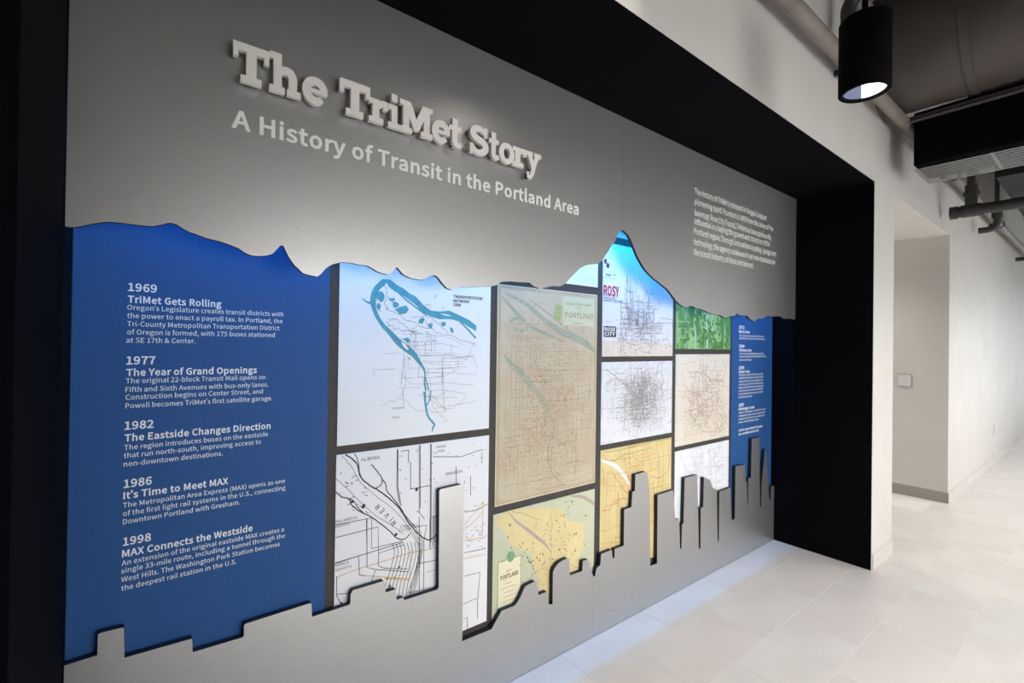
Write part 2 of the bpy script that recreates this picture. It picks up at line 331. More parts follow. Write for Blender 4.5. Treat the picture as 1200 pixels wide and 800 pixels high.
GLYPH['V'] = (805, [[137, 1027, 1, 1027, 329, 0, 479, 0, 805, 1027, 674, 1027, 409, 132, 403, 132]])
GLYPH['W'] = (1230, [[169, 1027, 36, 1027, 254, 0, 408, 0, 587, 737, 612, 853, 618, 853, 668, 619, 824, 0, 980, 0, 1192, 1027, 1069, 1027, 958, 468, 902, 134, 894, 134, 821, 468, 678, 1027, 559, 1027, 417, 468, 345, 134, 339, 134]])
GLYPH['X'] = (803, [[186, 1027, 43, 1027, 324, 531, 24, 0, 161, 0, 391, 444, 396, 444, 637, 0, 780, 0, 479, 524, 759, 1027, 623, 1027, 451, 694, 413, 613, 408, 613]])
GLYPH['Y'] = (744, [[136, 1027, -1, 1027, 307, 398, 307, 0, 436, 0, 436, 398, 745, 1027, 611, 1027, 375, 511, 370, 511]])
GLYPH['Z'] = (845, [[772, 1027, 119, 1027, 119, 917, 612, 917, 70, 78, 70, 0, 779, 0, 779, 111, 230, 111, 772, 950]])
GLYPH['a'] = (789, [[615, 695, 413, 780, 244, 747, 115, 681, 164, 592, 268, 648, 392, 674, 517, 614, 549, 482, 195, 388, 83, 197, 145, 38, 304, -18, 438, 14, 560, 91, 571, 0, 676, 0, 676, 468], [281, 327, 549, 396, 549, 185, 444, 110, 340, 85, 245, 113, 206, 206]])
GLYPH['b'] = (866, [[258, 1115, 129, 1115, 129, 0, 231, 0, 242, 78, 248, 78, 354, 8, 464, -18, 694, 89, 794, 392, 716, 674, 492, 780, 366, 749, 252, 674, 258, 810], [459, 672, 615, 595, 661, 391, 599, 170, 443, 90, 356, 107, 258, 168, 258, 569, 362, 646]])
GLYPH['c'] = (714, [[566, 753, 438, 780, 182, 675, 73, 380, 175, 86, 429, -18, 560, 7, 675, 77, 619, 164, 538, 110, 440, 88, 270, 168, 204, 380, 272, 592, 444, 672, 525, 654, 595, 606, 660, 690]])
GLYPH['d'] = (868, [[739, 1115, 611, 1115, 611, 822, 618, 692, 519, 756, 403, 780, 174, 672, 74, 380, 160, 86, 388, -18, 516, 14, 623, 90, 634, 0, 739, 0], [426, 672, 518, 654, 611, 592, 611, 193, 516, 115, 416, 90, 261, 166, 206, 381, 270, 592]])
GLYPH['e'] = (776, [[638, 683, 413, 780, 178, 673, 73, 380, 179, 87, 437, -18, 575, 4, 686, 59, 641, 144, 553, 100, 451, 84, 274, 156, 199, 350, 711, 350, 717, 423], [416, 678, 555, 617, 605, 441, 197, 441, 272, 616]])
GLYPH['f'] = (455, [[440, 1126, 371, 1133, 204, 1065, 150, 882, 150, 761, 46, 754, 46, 657, 150, 657, 150, 0, 277, 0, 277, 657, 438, 657, 438, 761, 277, 761, 277, 881, 304, 993, 385, 1031, 427, 1026, 471, 1010, 499, 1109]])
GLYPH['g'] = (790, [[444, 775, 384, 780, 184, 707, 99, 508, 130, 387, 199, 304, 199, 298, 142, 241, 115, 157, 134, 81, 183, 32, 183, 25, 101, -53, 71, -147, 159, -297, 385, -350, 666, -272, 770, -87, 704, 51, 506, 94, 356, 94, 251, 117, 223, 176, 237, 229, 272, 268, 327, 248, 384, 241, 582, 312, 662, 506, 645, 596, 601, 662, 756, 662, 756, 761, 492, 761], [270, 639, 384, 686, 499, 639, 546, 508, 498, 377, 384, 328, 271, 377, 223, 508], [490, -11, 605, -33, 644, -108, 579, -214, 403, -262, 241, -226, 183, -129, 202, -63, 261, 0, 312, -9]])
GLYPH['h'] = (850, [[258, 1115, 129, 1115, 129, 0, 258, 0, 258, 552, 360, 639, 465, 668, 575, 620, 609, 465, 609, 0, 737, 0, 737, 482, 680, 703, 504, 780, 366, 743, 252, 653, 258, 810]])
GLYPH['i'] = (385, [[258, 761, 129, 761, 129, 0, 258, 0], [255, 1062, 193, 1085, 132, 1062, 109, 1003, 132, 941, 193, 917, 255, 941, 279, 1003]])
GLYPH['j'] = (385, [[258, 761, 130, 761, 130, -87, 112, -196, 36, -237, -3, -232, -36, -223, -62, -319, -13, -333, 49, -339, 210, -271, 258, -87], [254, 1062, 193, 1085, 132, 1062, 108, 1003, 132, 941, 193, 917, 254, 941, 279, 1003]])
GLYPH['k'] = (773, [[255, 1115, 129, 1115, 129, 0, 255, 0, 255, 200, 398, 367, 620, 0, 759, 0, 472, 454, 725, 761, 583, 761, 261, 360, 255, 360]])
GLYPH['l'] = (398, [[258, 1115, 129, 1115, 129, 151, 160, 26, 263, -18, 307, -15, 338, -7, 319, 91, 293, 88, 268, 101, 258, 143]])
GLYPH['m'] = (1297, [[624, 741, 486, 780, 359, 742, 246, 650, 234, 761, 129, 761, 129, 0, 258, 0, 258, 552, 357, 639, 448, 668, 555, 620, 590, 465, 590, 0, 717, 0, 717, 552, 818, 639, 909, 668, 1016, 620, 1050, 465, 1050, 0, 1178, 0, 1178, 482, 1121, 703, 948, 780, 817, 739, 696, 634]])
GLYPH['n'] = (854, [[680, 703, 504, 780, 365, 742, 246, 650, 234, 761, 129, 761, 129, 0, 258, 0, 258, 552, 360, 639, 465, 668, 575, 620, 609, 465, 609, 0, 737, 0, 737, 482]])
GLYPH['o'] = (849, [[670, 675, 424, 780, 179, 675, 73, 380, 179, 86, 424, -18, 670, 86, 776, 380], [265, 592, 424, 672, 584, 592, 646, 380, 584, 168, 424, 88, 265, 168, 204, 380]])
GLYPH['p'] = (868, [[716, 674, 492, 780, 363, 748, 246, 672, 234, 761, 129, 761, 129, -321, 258, -321, 258, -63, 254, 70, 359, 4, 464, -18, 694, 89, 794, 392], [459, 672, 615, 595, 661, 391, 599, 170, 443, 90, 356, 107, 258, 168, 258, 569, 362, 646]])
GLYPH['q'] = (868, [[521, 757, 403, 780, 174, 672, 74, 380, 160, 86, 388, -18, 513, 12, 618, 88, 611, -50, 611, -321, 739, -321, 739, 761, 637, 761, 625, 689], [426, 672, 518, 654, 611, 592, 611, 193, 516, 115, 416, 90, 261, 166, 206, 381, 270, 592]])
GLYPH['r'] = (543, [[509, 776, 465, 780, 346, 737, 246, 622, 234, 761, 129, 761, 129, 0, 258, 0, 258, 489, 348, 625, 448, 665, 488, 662, 522, 653, 546, 763]])
GLYPH['s'] = (655, [[480, 755, 349, 780, 155, 717, 87, 564, 158, 420, 426, 290, 482, 200, 445, 116, 332, 81, 210, 106, 106, 172, 45, 87, 173, 12, 328, -18, 533, 48, 604, 207, 530, 361, 373, 438, 259, 489, 209, 570, 243, 648, 350, 681, 442, 661, 522, 613, 584, 693]])
GLYPH['t'] = (528, [[279, 975, 172, 975, 158, 761, 38, 754, 38, 657, 151, 657, 151, 235, 199, 51, 367, -18, 439, -9, 508, 10, 483, 106, 441, 92, 396, 85, 304, 124, 279, 231, 279, 657, 486, 657, 486, 761, 279, 761]])
GLYPH['u'] = (850, [[246, 761, 118, 761, 118, 279, 174, 57, 352, -18, 489, 19, 602, 119, 606, 119, 616, 0, 723, 0, 723, 761, 595, 761, 595, 221, 494, 123, 389, 92, 280, 140, 246, 294]])
GLYPH['v'] = (730, [[151, 761, 18, 761, 293, 0, 443, 0, 711, 761, 585, 761, 371, 104, 364, 104]])
GLYPH['w'] = (1123, [[168, 761, 38, 761, 249, 0, 398, 0, 533, 517, 557, 629, 564, 629, 616, 410, 725, 0, 881, 0, 1087, 761, 964, 761, 829, 214, 807, 109, 800, 109, 627, 761, 503, 761, 357, 214, 333, 109, 326, 109, 282, 321]])
GLYPH['x'] = (697, [[179, 761, 41, 761, 272, 396, 21, 0, 155, 0, 335, 314, 342, 314, 536, 0, 676, 0, 426, 384, 657, 761, 524, 761, 363, 466, 356, 466]])
GLYPH['y'] = (730, [[151, 761, 18, 761, 324, -1, 307, -59, 241, -176, 136, -223, 77, -210, 52, -312, 92, -324, 141, -328, 320, -252, 426, -64, 711, 761, 587, 761, 450, 339, 388, 123, 381, 123]])
GLYPH['z'] = (665, [[612, 761, 92, 761, 92, 657, 450, 657, 49, 69, 49, 0, 625, 0, 625, 104, 210, 104, 612, 692]])
GLYPH['\u2019'] = (270, [[213, 1143, 135, 1181, 64, 1152, 40, 1090, 64, 1026, 128, 1000, 166, 1011, 132, 916, 41, 839, 71, 786, 192, 886, 246, 1048]])
# text: glyph outlines of a humanist sans, kept here so that the lettering needs no font file
FONT = {'cap': 1027, 'space': 314, 'r': GLYPH}
_gl = {}
def glyph(ch, bold):
    if (ch, bold) not in _gl:
        loops = []; cap_ = FONT['cap']; d = FONT['r'][ch]
        for l in d[1]:
            p = [(l[i]/cap_, l[i+1]/cap_) for i in range(0, len(l), 2)]
            if bold:
                w_ = []
                for c in p:
                    if w_ and math.dist(w_[-1], c) < .03: w_[-1] = ((w_[-1][0]+c[0])/2, (w_[-1][1]+c[1])/2)
                    else: w_.append(c)
                if len(w_) > 3 and math.dist(w_[0], w_[-1]) < .03: w_.pop()
                p = w_
                q = []; n = len(p)
                for i in range(n):
                    a, c, e = Vector(p[i-1]), Vector(p[i]), Vector(p[(i+1) % n])
                    u = (c-a); v = (e-c)
                    if u.length < 1e-6 or v.length < 1e-6: continue
                    u.normalize(); v.normalize()
                    n1 = Vector((u.y, -u.x)); n2 = Vector((v.y, -v.x)); mm = n1+n2
                    if mm.length < .3: mm = n1
                    mm.normalize(); k = bold/max(mm.dot(n1), .5)
                    q.append((c.x+mm.x*k, c.y+mm.y*k))
                p = q
            loops.append(p)
        def sgn(l): return sum(l[i-1][0]*l[i][1]-l[i][0]*l[i-1][1] for i in range(len(l)))
        def inside(q, l):
            r_ = False
            for i in range(len(l)):
                (ax, ay), (bx_, by_) = l[i-1], l[i]
                if (ay > q[1]) != (by_ > q[1]) and q[0] < (bx_-ax)*(q[1]-ay)/(by_-ay)+ax: r_ = not r_
            return r_
        allp = []; fs = []
        for o_ in [l for l in loops if sgn(l) > 0]:
            grp = [o_]+[h for h in loops if sgn(h) < 0 and inside(h[0], o_)]
            k0 = len(allp); allp += [x for l in grp for x in l]
            for t in tessellate_polygon([[Vector((x, y, 0)) for x, y in l] for l in grp]):
                A, B, C_ = (allp[k0+i] for i in t); ar = (B[0]-A[0])*(C_[1]-A[1])-(B[1]-A[1])*(C_[0]-A[0])
                if abs(ar) > 1e-9: t = tuple(k0+i for i in t); fs.append(t if ar > 0 else t[::-1])
        _gl[(ch, bold)] = (d[0]/cap_, allp, fs)
    return _gl[(ch, bold)]
def text_mesh(b, txt, x0, z0, x1, cap, y, bold=0., rot=None):
    """cap = height of a capital in metres; stretched to end at x1 if given"""
    x = 0; vs = []; fs = []
    for ch in txt:
        if ch == ' ': x += FONT['space']/FONT['cap'] + bold; continue
        adv, p, f = glyph(ch, bold); k = len(vs)
        vs += [(x+q[0], q[1]) for q in p]; fs += [tuple(k+i for i in t) for t in f]; x += adv + bold*1.1
    mn = min(v[0] for v in vs); mx = max(v[0] for v in vs)
    kx = (x1-x0)/(mx-mn) if x1 is not None else cap
    out = []
    for v in vs:
        X, Z = (v[0]-mn)*kx, v[1]*cap
        if rot: X, Z = X*math.cos(rot)-Z*math.sin(rot), X*math.sin(rot)+Z*math.cos(rot)
        out.append((x0+X, y, z0+Z))
    b.add(out, fs)
def tline(b, txt, a, e, size, Y, bold=0.):
    p = at(*a, Y); q = at(*e, Y)
    text_mesh(b, txt, p[0], (p[1]+q[1])/2, q[0], size, Y, bold)

# left blue panel
BL = (XL+.002, .482, .2, 2.1)
blueL = panel('text_panel', BL, M['blue'], 'tall blue printed timeline panel at the left, years 1969 to 1998', 'panel', 'blue printed timeline panels')
Yt = YW-.0004
blocks = [
 [('1969', (150, 341.7), (184, 341.5)), ('TriMet Gets Rolling', (149.5, 355), (259.5, 359)),
  ("Oregon\u2019s Legislature creates transit districts with", (149, 364), (332, 369.5)), ('the power to enact a payroll tax. In Portland, the', (149, 373.2), (331, 378)),
  ('Tri-County Metropolitan Transportation District', (149, 382.5), (327.5, 386.3)), ('of Oregon is formed, with 175 buses stationed', (149, 392), (322, 394.5)), ('at SE 17th & Center.', (148, 401.3), (229, 402))],
 [('1977', (148, 427), (182, 426)), ('The Year of Grand Openings', (148, 440), (301, 437)),
  ('The original 22-block Transit Mall opens on', (147.5, 449.3), (311, 444)), ('Fifth and Sixth Avenues with bus-only lanes.', (147, 459), (314.5, 453)),
  ('Construction begins on Center Street, and', (147, 468), (308, 461)), ('Powell becomes TriMet\u2019s first satellite garage.', (147, 478), (319, 469))],
 [('1982', (146, 503), (180, 501)), ('The Eastside Changes Direction', (146, 517), (317, 502)),
  ('The region introduces buses on the eastside', (145.5, 527), (314, 511)), ('that run north-south, improving access to', (145, 536.3), (306, 520)), ('non-downtown destinations.', (145, 546), (261, 534))],
 [('1986', (145, 571), (178, 567.5)), ('It\u2019s Time to Meet MAX', (144.5, 584.3), (267.5, 567)),
  ('The Metropolitan Area Express (MAX) opens as one', (144, 594.3), (334, 566)), ('of the first light rail systems in the U.S., connecting', (144, 604), (334.5, 574)), ('Downtown Portland with Gresham.', (144, 614), (281, 591))],
 [('1998', (144, 639), (177, 633.5)), ('MAX Connects the Westside', (143, 652), (296, 622.5)),
  ('An extension of the original eastside MAX creates a', (142.5, 662.5), (332.5, 622.5)), ('single 33-mile route, including a tunnel through the', (142, 671.5), (334, 630)),
  ('West Hills. The Washington Park Station becomes', (142, 681.3), (328, 640)), ('the deepest rail station in the U.S.', (142, 691.3), (277, 661))]]
def block(bl, parent, s1, s2, s3):
    b = MB(); tline(b, bl[0][0], bl[0][1], bl[0][2], s1, Yt, .036); ink('year_text', b, M['print_white'], parent)
    b = MB(); tline(b, bl[1][0], bl[1][1], bl[1][2], s2, Yt, .038); ink('heading_text', b, M['print_white'], parent)
    b = MB()
    for t in bl[2:]: tline(b, t[0], t[1], t[2], s3, Yt, .006)
    ink('paragraph_text', b, M['print_white'], parent)
for bl in blocks: block(bl, blueL, .0205, .0180, .0132)

# right blue panel
BR = (3.160, XR-.002, .2, 2.1)
blueR = panel('text_panel', BR, M['blue'], 'narrow far blue printed timeline panel beside the black niche end', 'panel', 'blue printed timeline panels')
rb = [
 [('2001', (866, 385), (872.5, 385)), ('Red Line', (866, 390), (878.5, 390)), ('The airport line brings the train to the', (866.3, 394), (895, 395.3)), ('terminal door, the first on the West Coast', (866.3, 397.6), (896.5, 398))],
 [('2004', (866, 407.3), (872.3, 407)), ('Yellow Line', (866, 411.7), (880.6, 411.5)), ('A line along Interstate Avenue opens', (866, 415.6), (895, 414.8)), ('connecting North Portland with the City', (866, 419.4), (898, 417.7)), ('Center and Expo', (866, 423), (881, 422))],
 [('2009', (865.8, 432.6), (872, 432.2)), ('Green Line', (865.8, 437.2), (878.6, 436.2)), ('The region opens the first line on the', (865.7, 440.8), (894, 438.6)), ('rebuilt Transit Mall and along I-205 to', (865.7, 444.4), (895, 442)),
  ('Clackamas Town Center, together with', (865.7, 448.2), (894, 445.6)), ('a commuter rail line from Beaverton to', (865.6, 451.9), (895, 449)), ('Wilsonville. With the two openings the', (865.6, 455.6), (895, 452.5)),
  ('system grows to more than fifty miles', (865.6, 459.2), (894.5, 456)), ('of rail serving all three counties of the', (865.6, 463), (894, 459.5)), ('Portland area', (865.6, 466.7), (881, 464.6))],
 [('2015', (865.6, 476.3), (871.6, 475.6)), ('Orange Line', (865.6, 481), (884, 477.8)), ('The line to Milwaukie crosses the river on', (865.6, 485), (897, 479.6)), ('a bridge for trains, buses, bicycles and', (865.6, 488.8), (896.5, 483.2)),
  ('walkers, the first new one downtown in', (865.6, 492.5), (896, 487)), ('more than forty years', (865.6, 496.2), (889, 491.7))]]
for bl in rb: block(bl, blueR, .0205, .0180, .0135)
b = MB(); tline(b, 'and the story of transit here goes', (865.6, 505.5), (893.6, 499.8), .0160, Yt, .04); tline(b, 'on, see what comes next', (865.6, 510), (889, 504.9), .0160, Yt, .04)
ink('closing_text', b, M['print_white'], blueR)

# ------------------------------------------------------------------ maps
def P(pts, ox, oy, s=4., Y=YW, wscale=None):
    """crop coordinates -> wall coordinates; optional third value is stroke width in crop pixels"""
    out = []
    for p in pts:
        q = at(ox+p[0]/s, oy+p[1]/s, Y)
        if len(p) > 2: out.append((q[0], q[1], p[2]*(wscale or .00062)))
        else: out.append(q)
    return out
def street_net(b, rect, centre, n, spread, wd, seed, diag=.25, step=.05, ecc=1.):
    r = random.Random(seed); x0, x1, z0, z1 = rect; y = YP
    for _ in range(n):
        x = r.gauss(centre[0], spread); z = r.gauss(centre[1], spread*ecc)
        if not (x0 < x < x1 and z0 < z < z1): continue
        a = r.choice((0, 90, 0, 90, 180, 270)) + r.gauss(0, 3)
        pts = [(x, z)]
        for k in range(r.randint(1, 4)):
            L = step*r.uniform(.4, 1.5); t = math.radians(a)
            x += L*math.cos(t); z += L*math.sin(t); pts.append((x, z))
            if r.random() < diag: a += r.choice((-45, 45, 25, -25))
            elif r.random() < .3: a += r.choice((90, -90))
        b.ribbon(pts, wd*r.uniform(.7, 1.4), y-r.random()*.0001, (x0+.004, x1-.004, z0+.004, z1-.004))
def wiggle(b, pts, wd, seed, amp=.006, sub=8, clip=None):
    r = random.Random(seed); p = smoothpath(pts, sub)
    b.ribbon([(q[0]+r.gauss(0, amp), q[1]+r.gauss(0, amp)) + ((q[2],) if len(q) > 2 else ()) for q in p], wd, YP-.00012, clip)
def dots(b, rect, c, n, sx, sz, rad, seed, y_=YP):
    r = random.Random(seed); x0, x1, z0, z1 = rect
    for _ in range(n):
        x = r.gauss(c[0], sx); z = r.gauss(c[1], sz); q = rad*r.uniform(.5, 1.5)
        if x0+q < x < x1-q and z0+q < z < z1-q:
            y = y_-b.lift()
            b.add([(x-q, y, z-q*r.uniform(.4, 1)), (x+q, y, z-q*r.uniform(.4, 1)), (x+q*r.uniform(.2, 1), y, z+q), (x-q, y, z+q)], [(0, 1, 2, 3)])
def frame_lines(b, rect, ins, wd, y=YP):
    x0, x1, z0, z1 = rect; x0 += ins; x1 -= ins; z0 += ins; z1 -= ins
    for p in (((x0, z0), (x1, z0)), ((x1, z0), (x1, z1)), ((x1, z1), (x0, z1)), ((x0, z1), (x0, z0))): b.ribbon(p, wd, y)
def grid(b, rect, nx, nz, wd, seed, jit=.3, y=YP):
    r = random.Random(seed); x0, x1, z0, z1 = rect
    for i in range(nx):
        x = x0+(x1-x0)*(i+.5+r.uniform(-jit, jit))/nx; a = r.uniform(z0, z0+(z1-z0)*.6); e = r.uniform(a, z1)
        b.ribbon([(x, a), (x+r.gauss(0, .003), e)], wd, y)
    for i in range(nz):
        z = z0+(z1-z0)*(i+.5+r.uniform(-jit, jit))/nz; a = r.uniform(x0, x0+(x1-x0)*.6); e = r.uniform(a, x1)
        b.ribbon([(a, z), (e, z+r.gauss(0, .003))], wd, y)

ink_black = K('black ink', (30, 30, 34), rgb2=(44, 44, 48), scale=60)
ink_grey = K('grey ink', (120, 120, 124), rgb2=(150, 150, 152), scale=60)
ink_brown = K('brown ink', (140, 112, 84), rgb2=(160, 132, 100), scale=60)
ink_sepia = K('faint sepia ink', (176, 162, 138), rgb2=(184, 170, 146), scale=60)
ink_teal = K('teal water ink', (62, 152, 172), rgb2=(72, 162, 182), scale=30)
ink_red = K('red ink', (190, 90, 70), rgb2=(205, 110, 90), scale=60)
ink_orange = K('orange ink', (214, 166, 92), rgb2=(224, 180, 110), scale=60)
ink_rose = K('crimson ink', (176, 30, 60), rgb2=(190, 40, 66), scale=60)
ink_white = K('white paper ink', (240, 240, 238), rgb2=(232, 232, 232), scale=60)

# 1 transport network map
R1 = (.515, 1.1425, 1.096, 1.97)
m1 = panel('mounted_map', R1, K('paper white', (238, 239, 240), rgb2=(232, 234, 236), scale=3), 'white transport network map with a teal river, upper left of the maps')
b = MB()
c7 = lambda pts, **k: P(pts, 340, 260, **k)
wig = [(430, 268), (470, 270), (500, 295), (530, 310), (560, 335), (590, 350), (625, 390), (660, 415), (700, 420), (745, 415), (800, 440), (840, 460), (872, 485), (872, 512), (835, 490), (800, 468), (750, 455), (700, 455), (650, 440), (620, 420), (590, 390), (550, 360), (520, 340), (490, 325), (460, 302), (440, 290)]
b.prism(c7(wig), YP, None)
b.ribbon(smoothpath(c7([(440, 280, 34), (402, 318, 34), (388, 370, 30), (400, 425, 24), (432, 480, 24), (470, 520, 30), (505, 560, 38), (545, 592, 42), (577, 618, 36), (602, 652, 24), (624, 684, 14), (632, 712, 10), (630, 750, 11), (636, 790, 13)])), 1, YP-.00005)
b.ribbon(smoothpath(c7([(630, 720, 9), (640, 750, 8), (650, 790, 9)])), 1, YP-.0001)
b.ribbon(smoothpath(P([(550, -6, 16), (553, 40, 14), (560, 90, 14), (572, 120, 12), (588, 138, 14), (596, 152, 12), (588, 166, 12), (586, 182, 6)], 360, 460)), 1, YP-.00005)
b.ribbon(smoothpath(P([(580, -10, 9), (574, 30, 8), (560, 60, 9)], 360, 460)), 1, YP-.00015)
b.ribbon(smoothpath(c7([(495, 320, 6), (540, 362, 10), (590, 400, 10), (640, 436, 14)])), 1, YP-.0001)
b.ribbon(smoothpath(c7([(790, 462, 10), (830, 500, 12), (870, 545, 14)])), 1, YP-.0001)
b.ribbon(smoothpath(c7([(380, 382, 14), (358, 374, 9), (338, 358, 5)])), 1, YP-.0001)
for x, z, rx, rz in ((424, 350, 24, 34), (415, 395, 12, 22), (470, 365, 9, 6), (492, 380, 16, 9), (525, 412, 30, 22), (540, 400, 14, 12), (505, 412, 18, 10), (655, 488, 12, 10), (716, 478, 11, 12), (757, 508, 9, 14), (620, 462, 12, 12), (560, 640, 6, 8)):
    q = at(340+x/4, 260+z/4, YW); b.disc(q[0], q[1], rx*.00062, rz*.00058, YP-.00015)
for poly in ([(462, 352), (478, 360), (486, 352), (492, 366), (478, 374), (466, 368)], [(480, 388), (498, 376), (512, 384), (504, 400), (486, 402)], [(500, 414), (520, 396), (548, 396), (556, 412), (540, 430), (512, 432)],
             [(604, 458), (622, 446), (632, 458), (618, 478), (600, 474)], [(648, 476), (668, 480), (664, 498), (650, 496)], [(748, 492), (762, 498), (768, 520), (752, 516)], [(706, 470), (726, 468), (730, 484), (712, 490)], [(530, 548), (552, 540), (566, 562), (548, 566)]):
    b.prism(c7(poly), YP-.00018-b.lift(), None)
ink('river_print', b, ink_teal, m1)
b = MB()
for poly in ([(446, 286), (456, 290), (460, 300), (450, 300)], [(520, 560), (540, 572), (556, 596), (548, 600), (528, 582)], [(700, 428), (730, 432), (760, 440), (730, 440)], [(408, 372), (414, 362), (420, 372), (414, 384)]):
    b.prism(c7(poly), YP-.00028-b.lift(), None)
ink('island_marks', b, ink_white, m1)
b = MB()
for pts in ([(450, 400), (520, 440), (620, 490), (720, 525), (830, 560), (866, 574)], [(440, 290), (455, 340), (445, 380), (460, 410)], [(460, 460), (490, 455), (530, 480), (560, 510), (600, 520)],
            [(455, 470), (480, 495), (540, 510), (585, 520), (585, 600)], [(500, 545), (530, 580), (560, 575), (520, 540)], [(420, 300), (400, 350), (410, 400), (425, 420)], [(570, 450), (640, 440), (700, 480), (740, 520)]):
    wiggle(b, c7(pts), .0014, len(pts)+pts[0][0], .003)
r = random.Random(3)
for k in range(30):
    q = at(340+r.uniform(440, 790)/4, 260+r.uniform(330, 560)/4, YW)
    if r.random() < .35: wiggle(b, [(q[0]+r.uniform(-.015, .015), q[1]+r.uniform(-.01, .01)) for _ in range(4)], .0009, k, .002, 3)
cc = at(495, 420, YW); street_net(b, (R1[0]+.12, R1[1]-.06, R1[2]+.08, 1.50), (cc[0]+.01, cc[1]), 46, .075, .0009, 5, .15, .05, 1.3)
for i in range(9):   # long thin route lines east and south
    z = cc[1]+.08-.03*i; wiggle(b, [(cc[0], z), (cc[0]+.08, z+r.gauss(0, .004)), (cc[0]+r.uniform(.14, .24), z+r.gauss(0, .012))], .0008, i, .0012, 4)
wiggle(b, [(cc[0]-.16, 1.22), (cc[0]-.08, 1.24), (cc[0]-.02, 1.20), (cc[0]+.10, 1.18)], .0008, 31, .004)
wiggle(b, [(cc[0]+.03, 1.26), (cc[0]+.05, 1.20), (cc[0]+.09, 1.16), (cc[0]+.12, 1.14)], .0008, 32, .002)
wiggle(b, [(cc[0]+.02, 1.25), (cc[0]+.12, 1.19), (cc[0]+.2, 1.24)], .0008, 33, .003)
ink('route_lines', b, K('dark route ink', (84, 78, 80), rgb2=(104, 98, 100), scale=40), m1)
b = MB()
for i, (t, y) in enumerate((('TRANSPORTATION', 348.7), ('NETWORK', 353.8), ('1988', 358.4))):
    q = at(531.3, y, YW); text_mesh(b, t, q[0], q[1], None, .0110, YP-.0002, .05)
for i, y in enumerate((479.5, 490)):
    q = at(459, y, YW); text_mesh(b, ('COLUMBIA', 'SCALE')[i], q[0], q[1], q[0]+(.05, .03)[i], .0065, YP-.0002)
ink('map_lettering', b, ink_black, m1)

# 2 black and white street map
R2 = (.5135, 1.1445, .288, 1.066)
m2 = panel('mounted_map', R2, K('paper bright', (240, 239, 242), rgb2=(235, 234, 238), scale=3), 'white street map with black linework and orange routes, lower left, behind the slim skyline tower')
cA = lambda pts: P(pts, 360, 460); cB = lambda pts: P(pts, 340, 600)
b = MB()
for pts, wd in (([(180, 290), (225, 322), (240, 360), (250, 395), (290, 432), (330, 455), (380, 492), (430, 540), (470, 600), (520, 660), (570, 690), (612, 658)], .0045),
                ([(300, 335), (330, 370), (350, 402), (345, 432), (320, 446), (288, 430)], .0035), ([(350, 402), (368, 430), (375, 462), (400, 492), (432, 532), (470, 590), (510, 632)], .0035),
                ([(135, 465), (165, 490), (195, 495), (207, 522), (240, 552), (300, 582), (340, 612), (380, 642), (420, 682), (455, 686), (482, 660)], .0038),
                ([(200, 495), (215, 505), (240, 540), (262, 560)], .0028), ([(135, 402), (200, 462), (260, 522), (330, 582), (400, 622), (450, 662)], .0014),
                ([(160, 292), (210, 350), (250, 420), (330, 490), (420, 560), (480, 640)], .0014), ([(222, 286), (238, 320), (245, 370), (255, 398)], .0028)):
    wiggle(b, cA(pts), wd, len(pts), .0006, 5)
for pts in ([(425, 265), (425, 440), (440, 530)], [(422, 265), (420, 440), (432, 520)], [(475, 268), (475, 325), (485, 325), (485, 450), (522, 448)], [(440, 275), (475, 268)], [(525, 246), (525, 560), (550, 592)], [(530, 246), (530, 540)], [(578, 240), (576, 730)],
            [(582, 240), (580, 700)], [(480, 452), (576, 434)], [(130, 620), (302, 586), (302, 730), (446, 695)], [(130, 680), (332, 628), (335, 752), (452, 712)], [(130, 798), (452, 700)], [(278, 592), (280, 730)],
            [(698, 345), (698, 432)], [(766, 390), (766, 480)], [(590, 300), (720, 300), (820, 265), (818, 330)], [(735, 560), (800, 548), (845, 520)], [(596, 580), (596, 700), (640, 690)], [(500, 630), (560, 620), (545, 700)]):
    b.ribbon(cA(pts), .0025, YP-.0001)
for pts in ([(360, 30), (360, 258), (400, 268), (552, 278)], [(415, 190), (412, 250), (440, 262), (550, 265)], [(320, 208), (325, 292), (350, 298)], [(210, 240), (320, 205), (530, 140)], [(605, 20), (605, 382)], [(627, 120), (625, 376)],
            [(655, 30), (655, 170)], [(560, 378), (690, 345)], [(605, 240), (690, 222)], [(400, 270), (378, 332)], [(218, 300), (218, 384), (278, 380)], [(216, 386), (242, 438)], [(815, 300), (890, 280), (880, 400), (812, 430)], [(878, 404), (878, 500)], [(815, 190), (915, 170)], [(812, 500), (830, 490), (830, 560)], [(665, 20), (690, 16)], [(670, 18), (668, 160)]):
    b.ribbon(cB(pts), .0023, YP-.0001)
for k in range(8):   # bundle of bridge approaches
    x = 440+k*17
    b.ribbon(smoothpath(cB([(x+40, 150-k*2), (x+48, 190), (x+30, 270), (x+10, 330), (x, 372+k*5)]), 4), .0021, YP-.0001)
for k in range(5):
    b.ribbon(smoothpath(cB([(512+k*11, 96-k*3), (532+k*16, 60), (596+k*6, 150), (590+k*4, 260), (545+k*8, 395)]), 5), .0016, YP-.00013)
r = random.Random(9)
for k in range(60):   # block numbers and dashes beside the roads
    x, y = r.choice(((r.uniform(590, 840), r.uniform(240, 560)), (r.uniform(420, 600), r.uniform(250, 640)), (r.uniform(150, 280), r.uniform(380, 560))))
    q = at(360+x/4, 460+y/4, YW); wd = r.uniform(.004, .014); a = r.choice((0, 0, 1.3, -.7))
    b.ribbon([q, (q[0]+wd*math.cos(a), q[1]+wd*math.sin(a))], .0022, YP-.0001, (R2[0]+.003, R2[1]-.003, R2[2], R2[3]-.004))
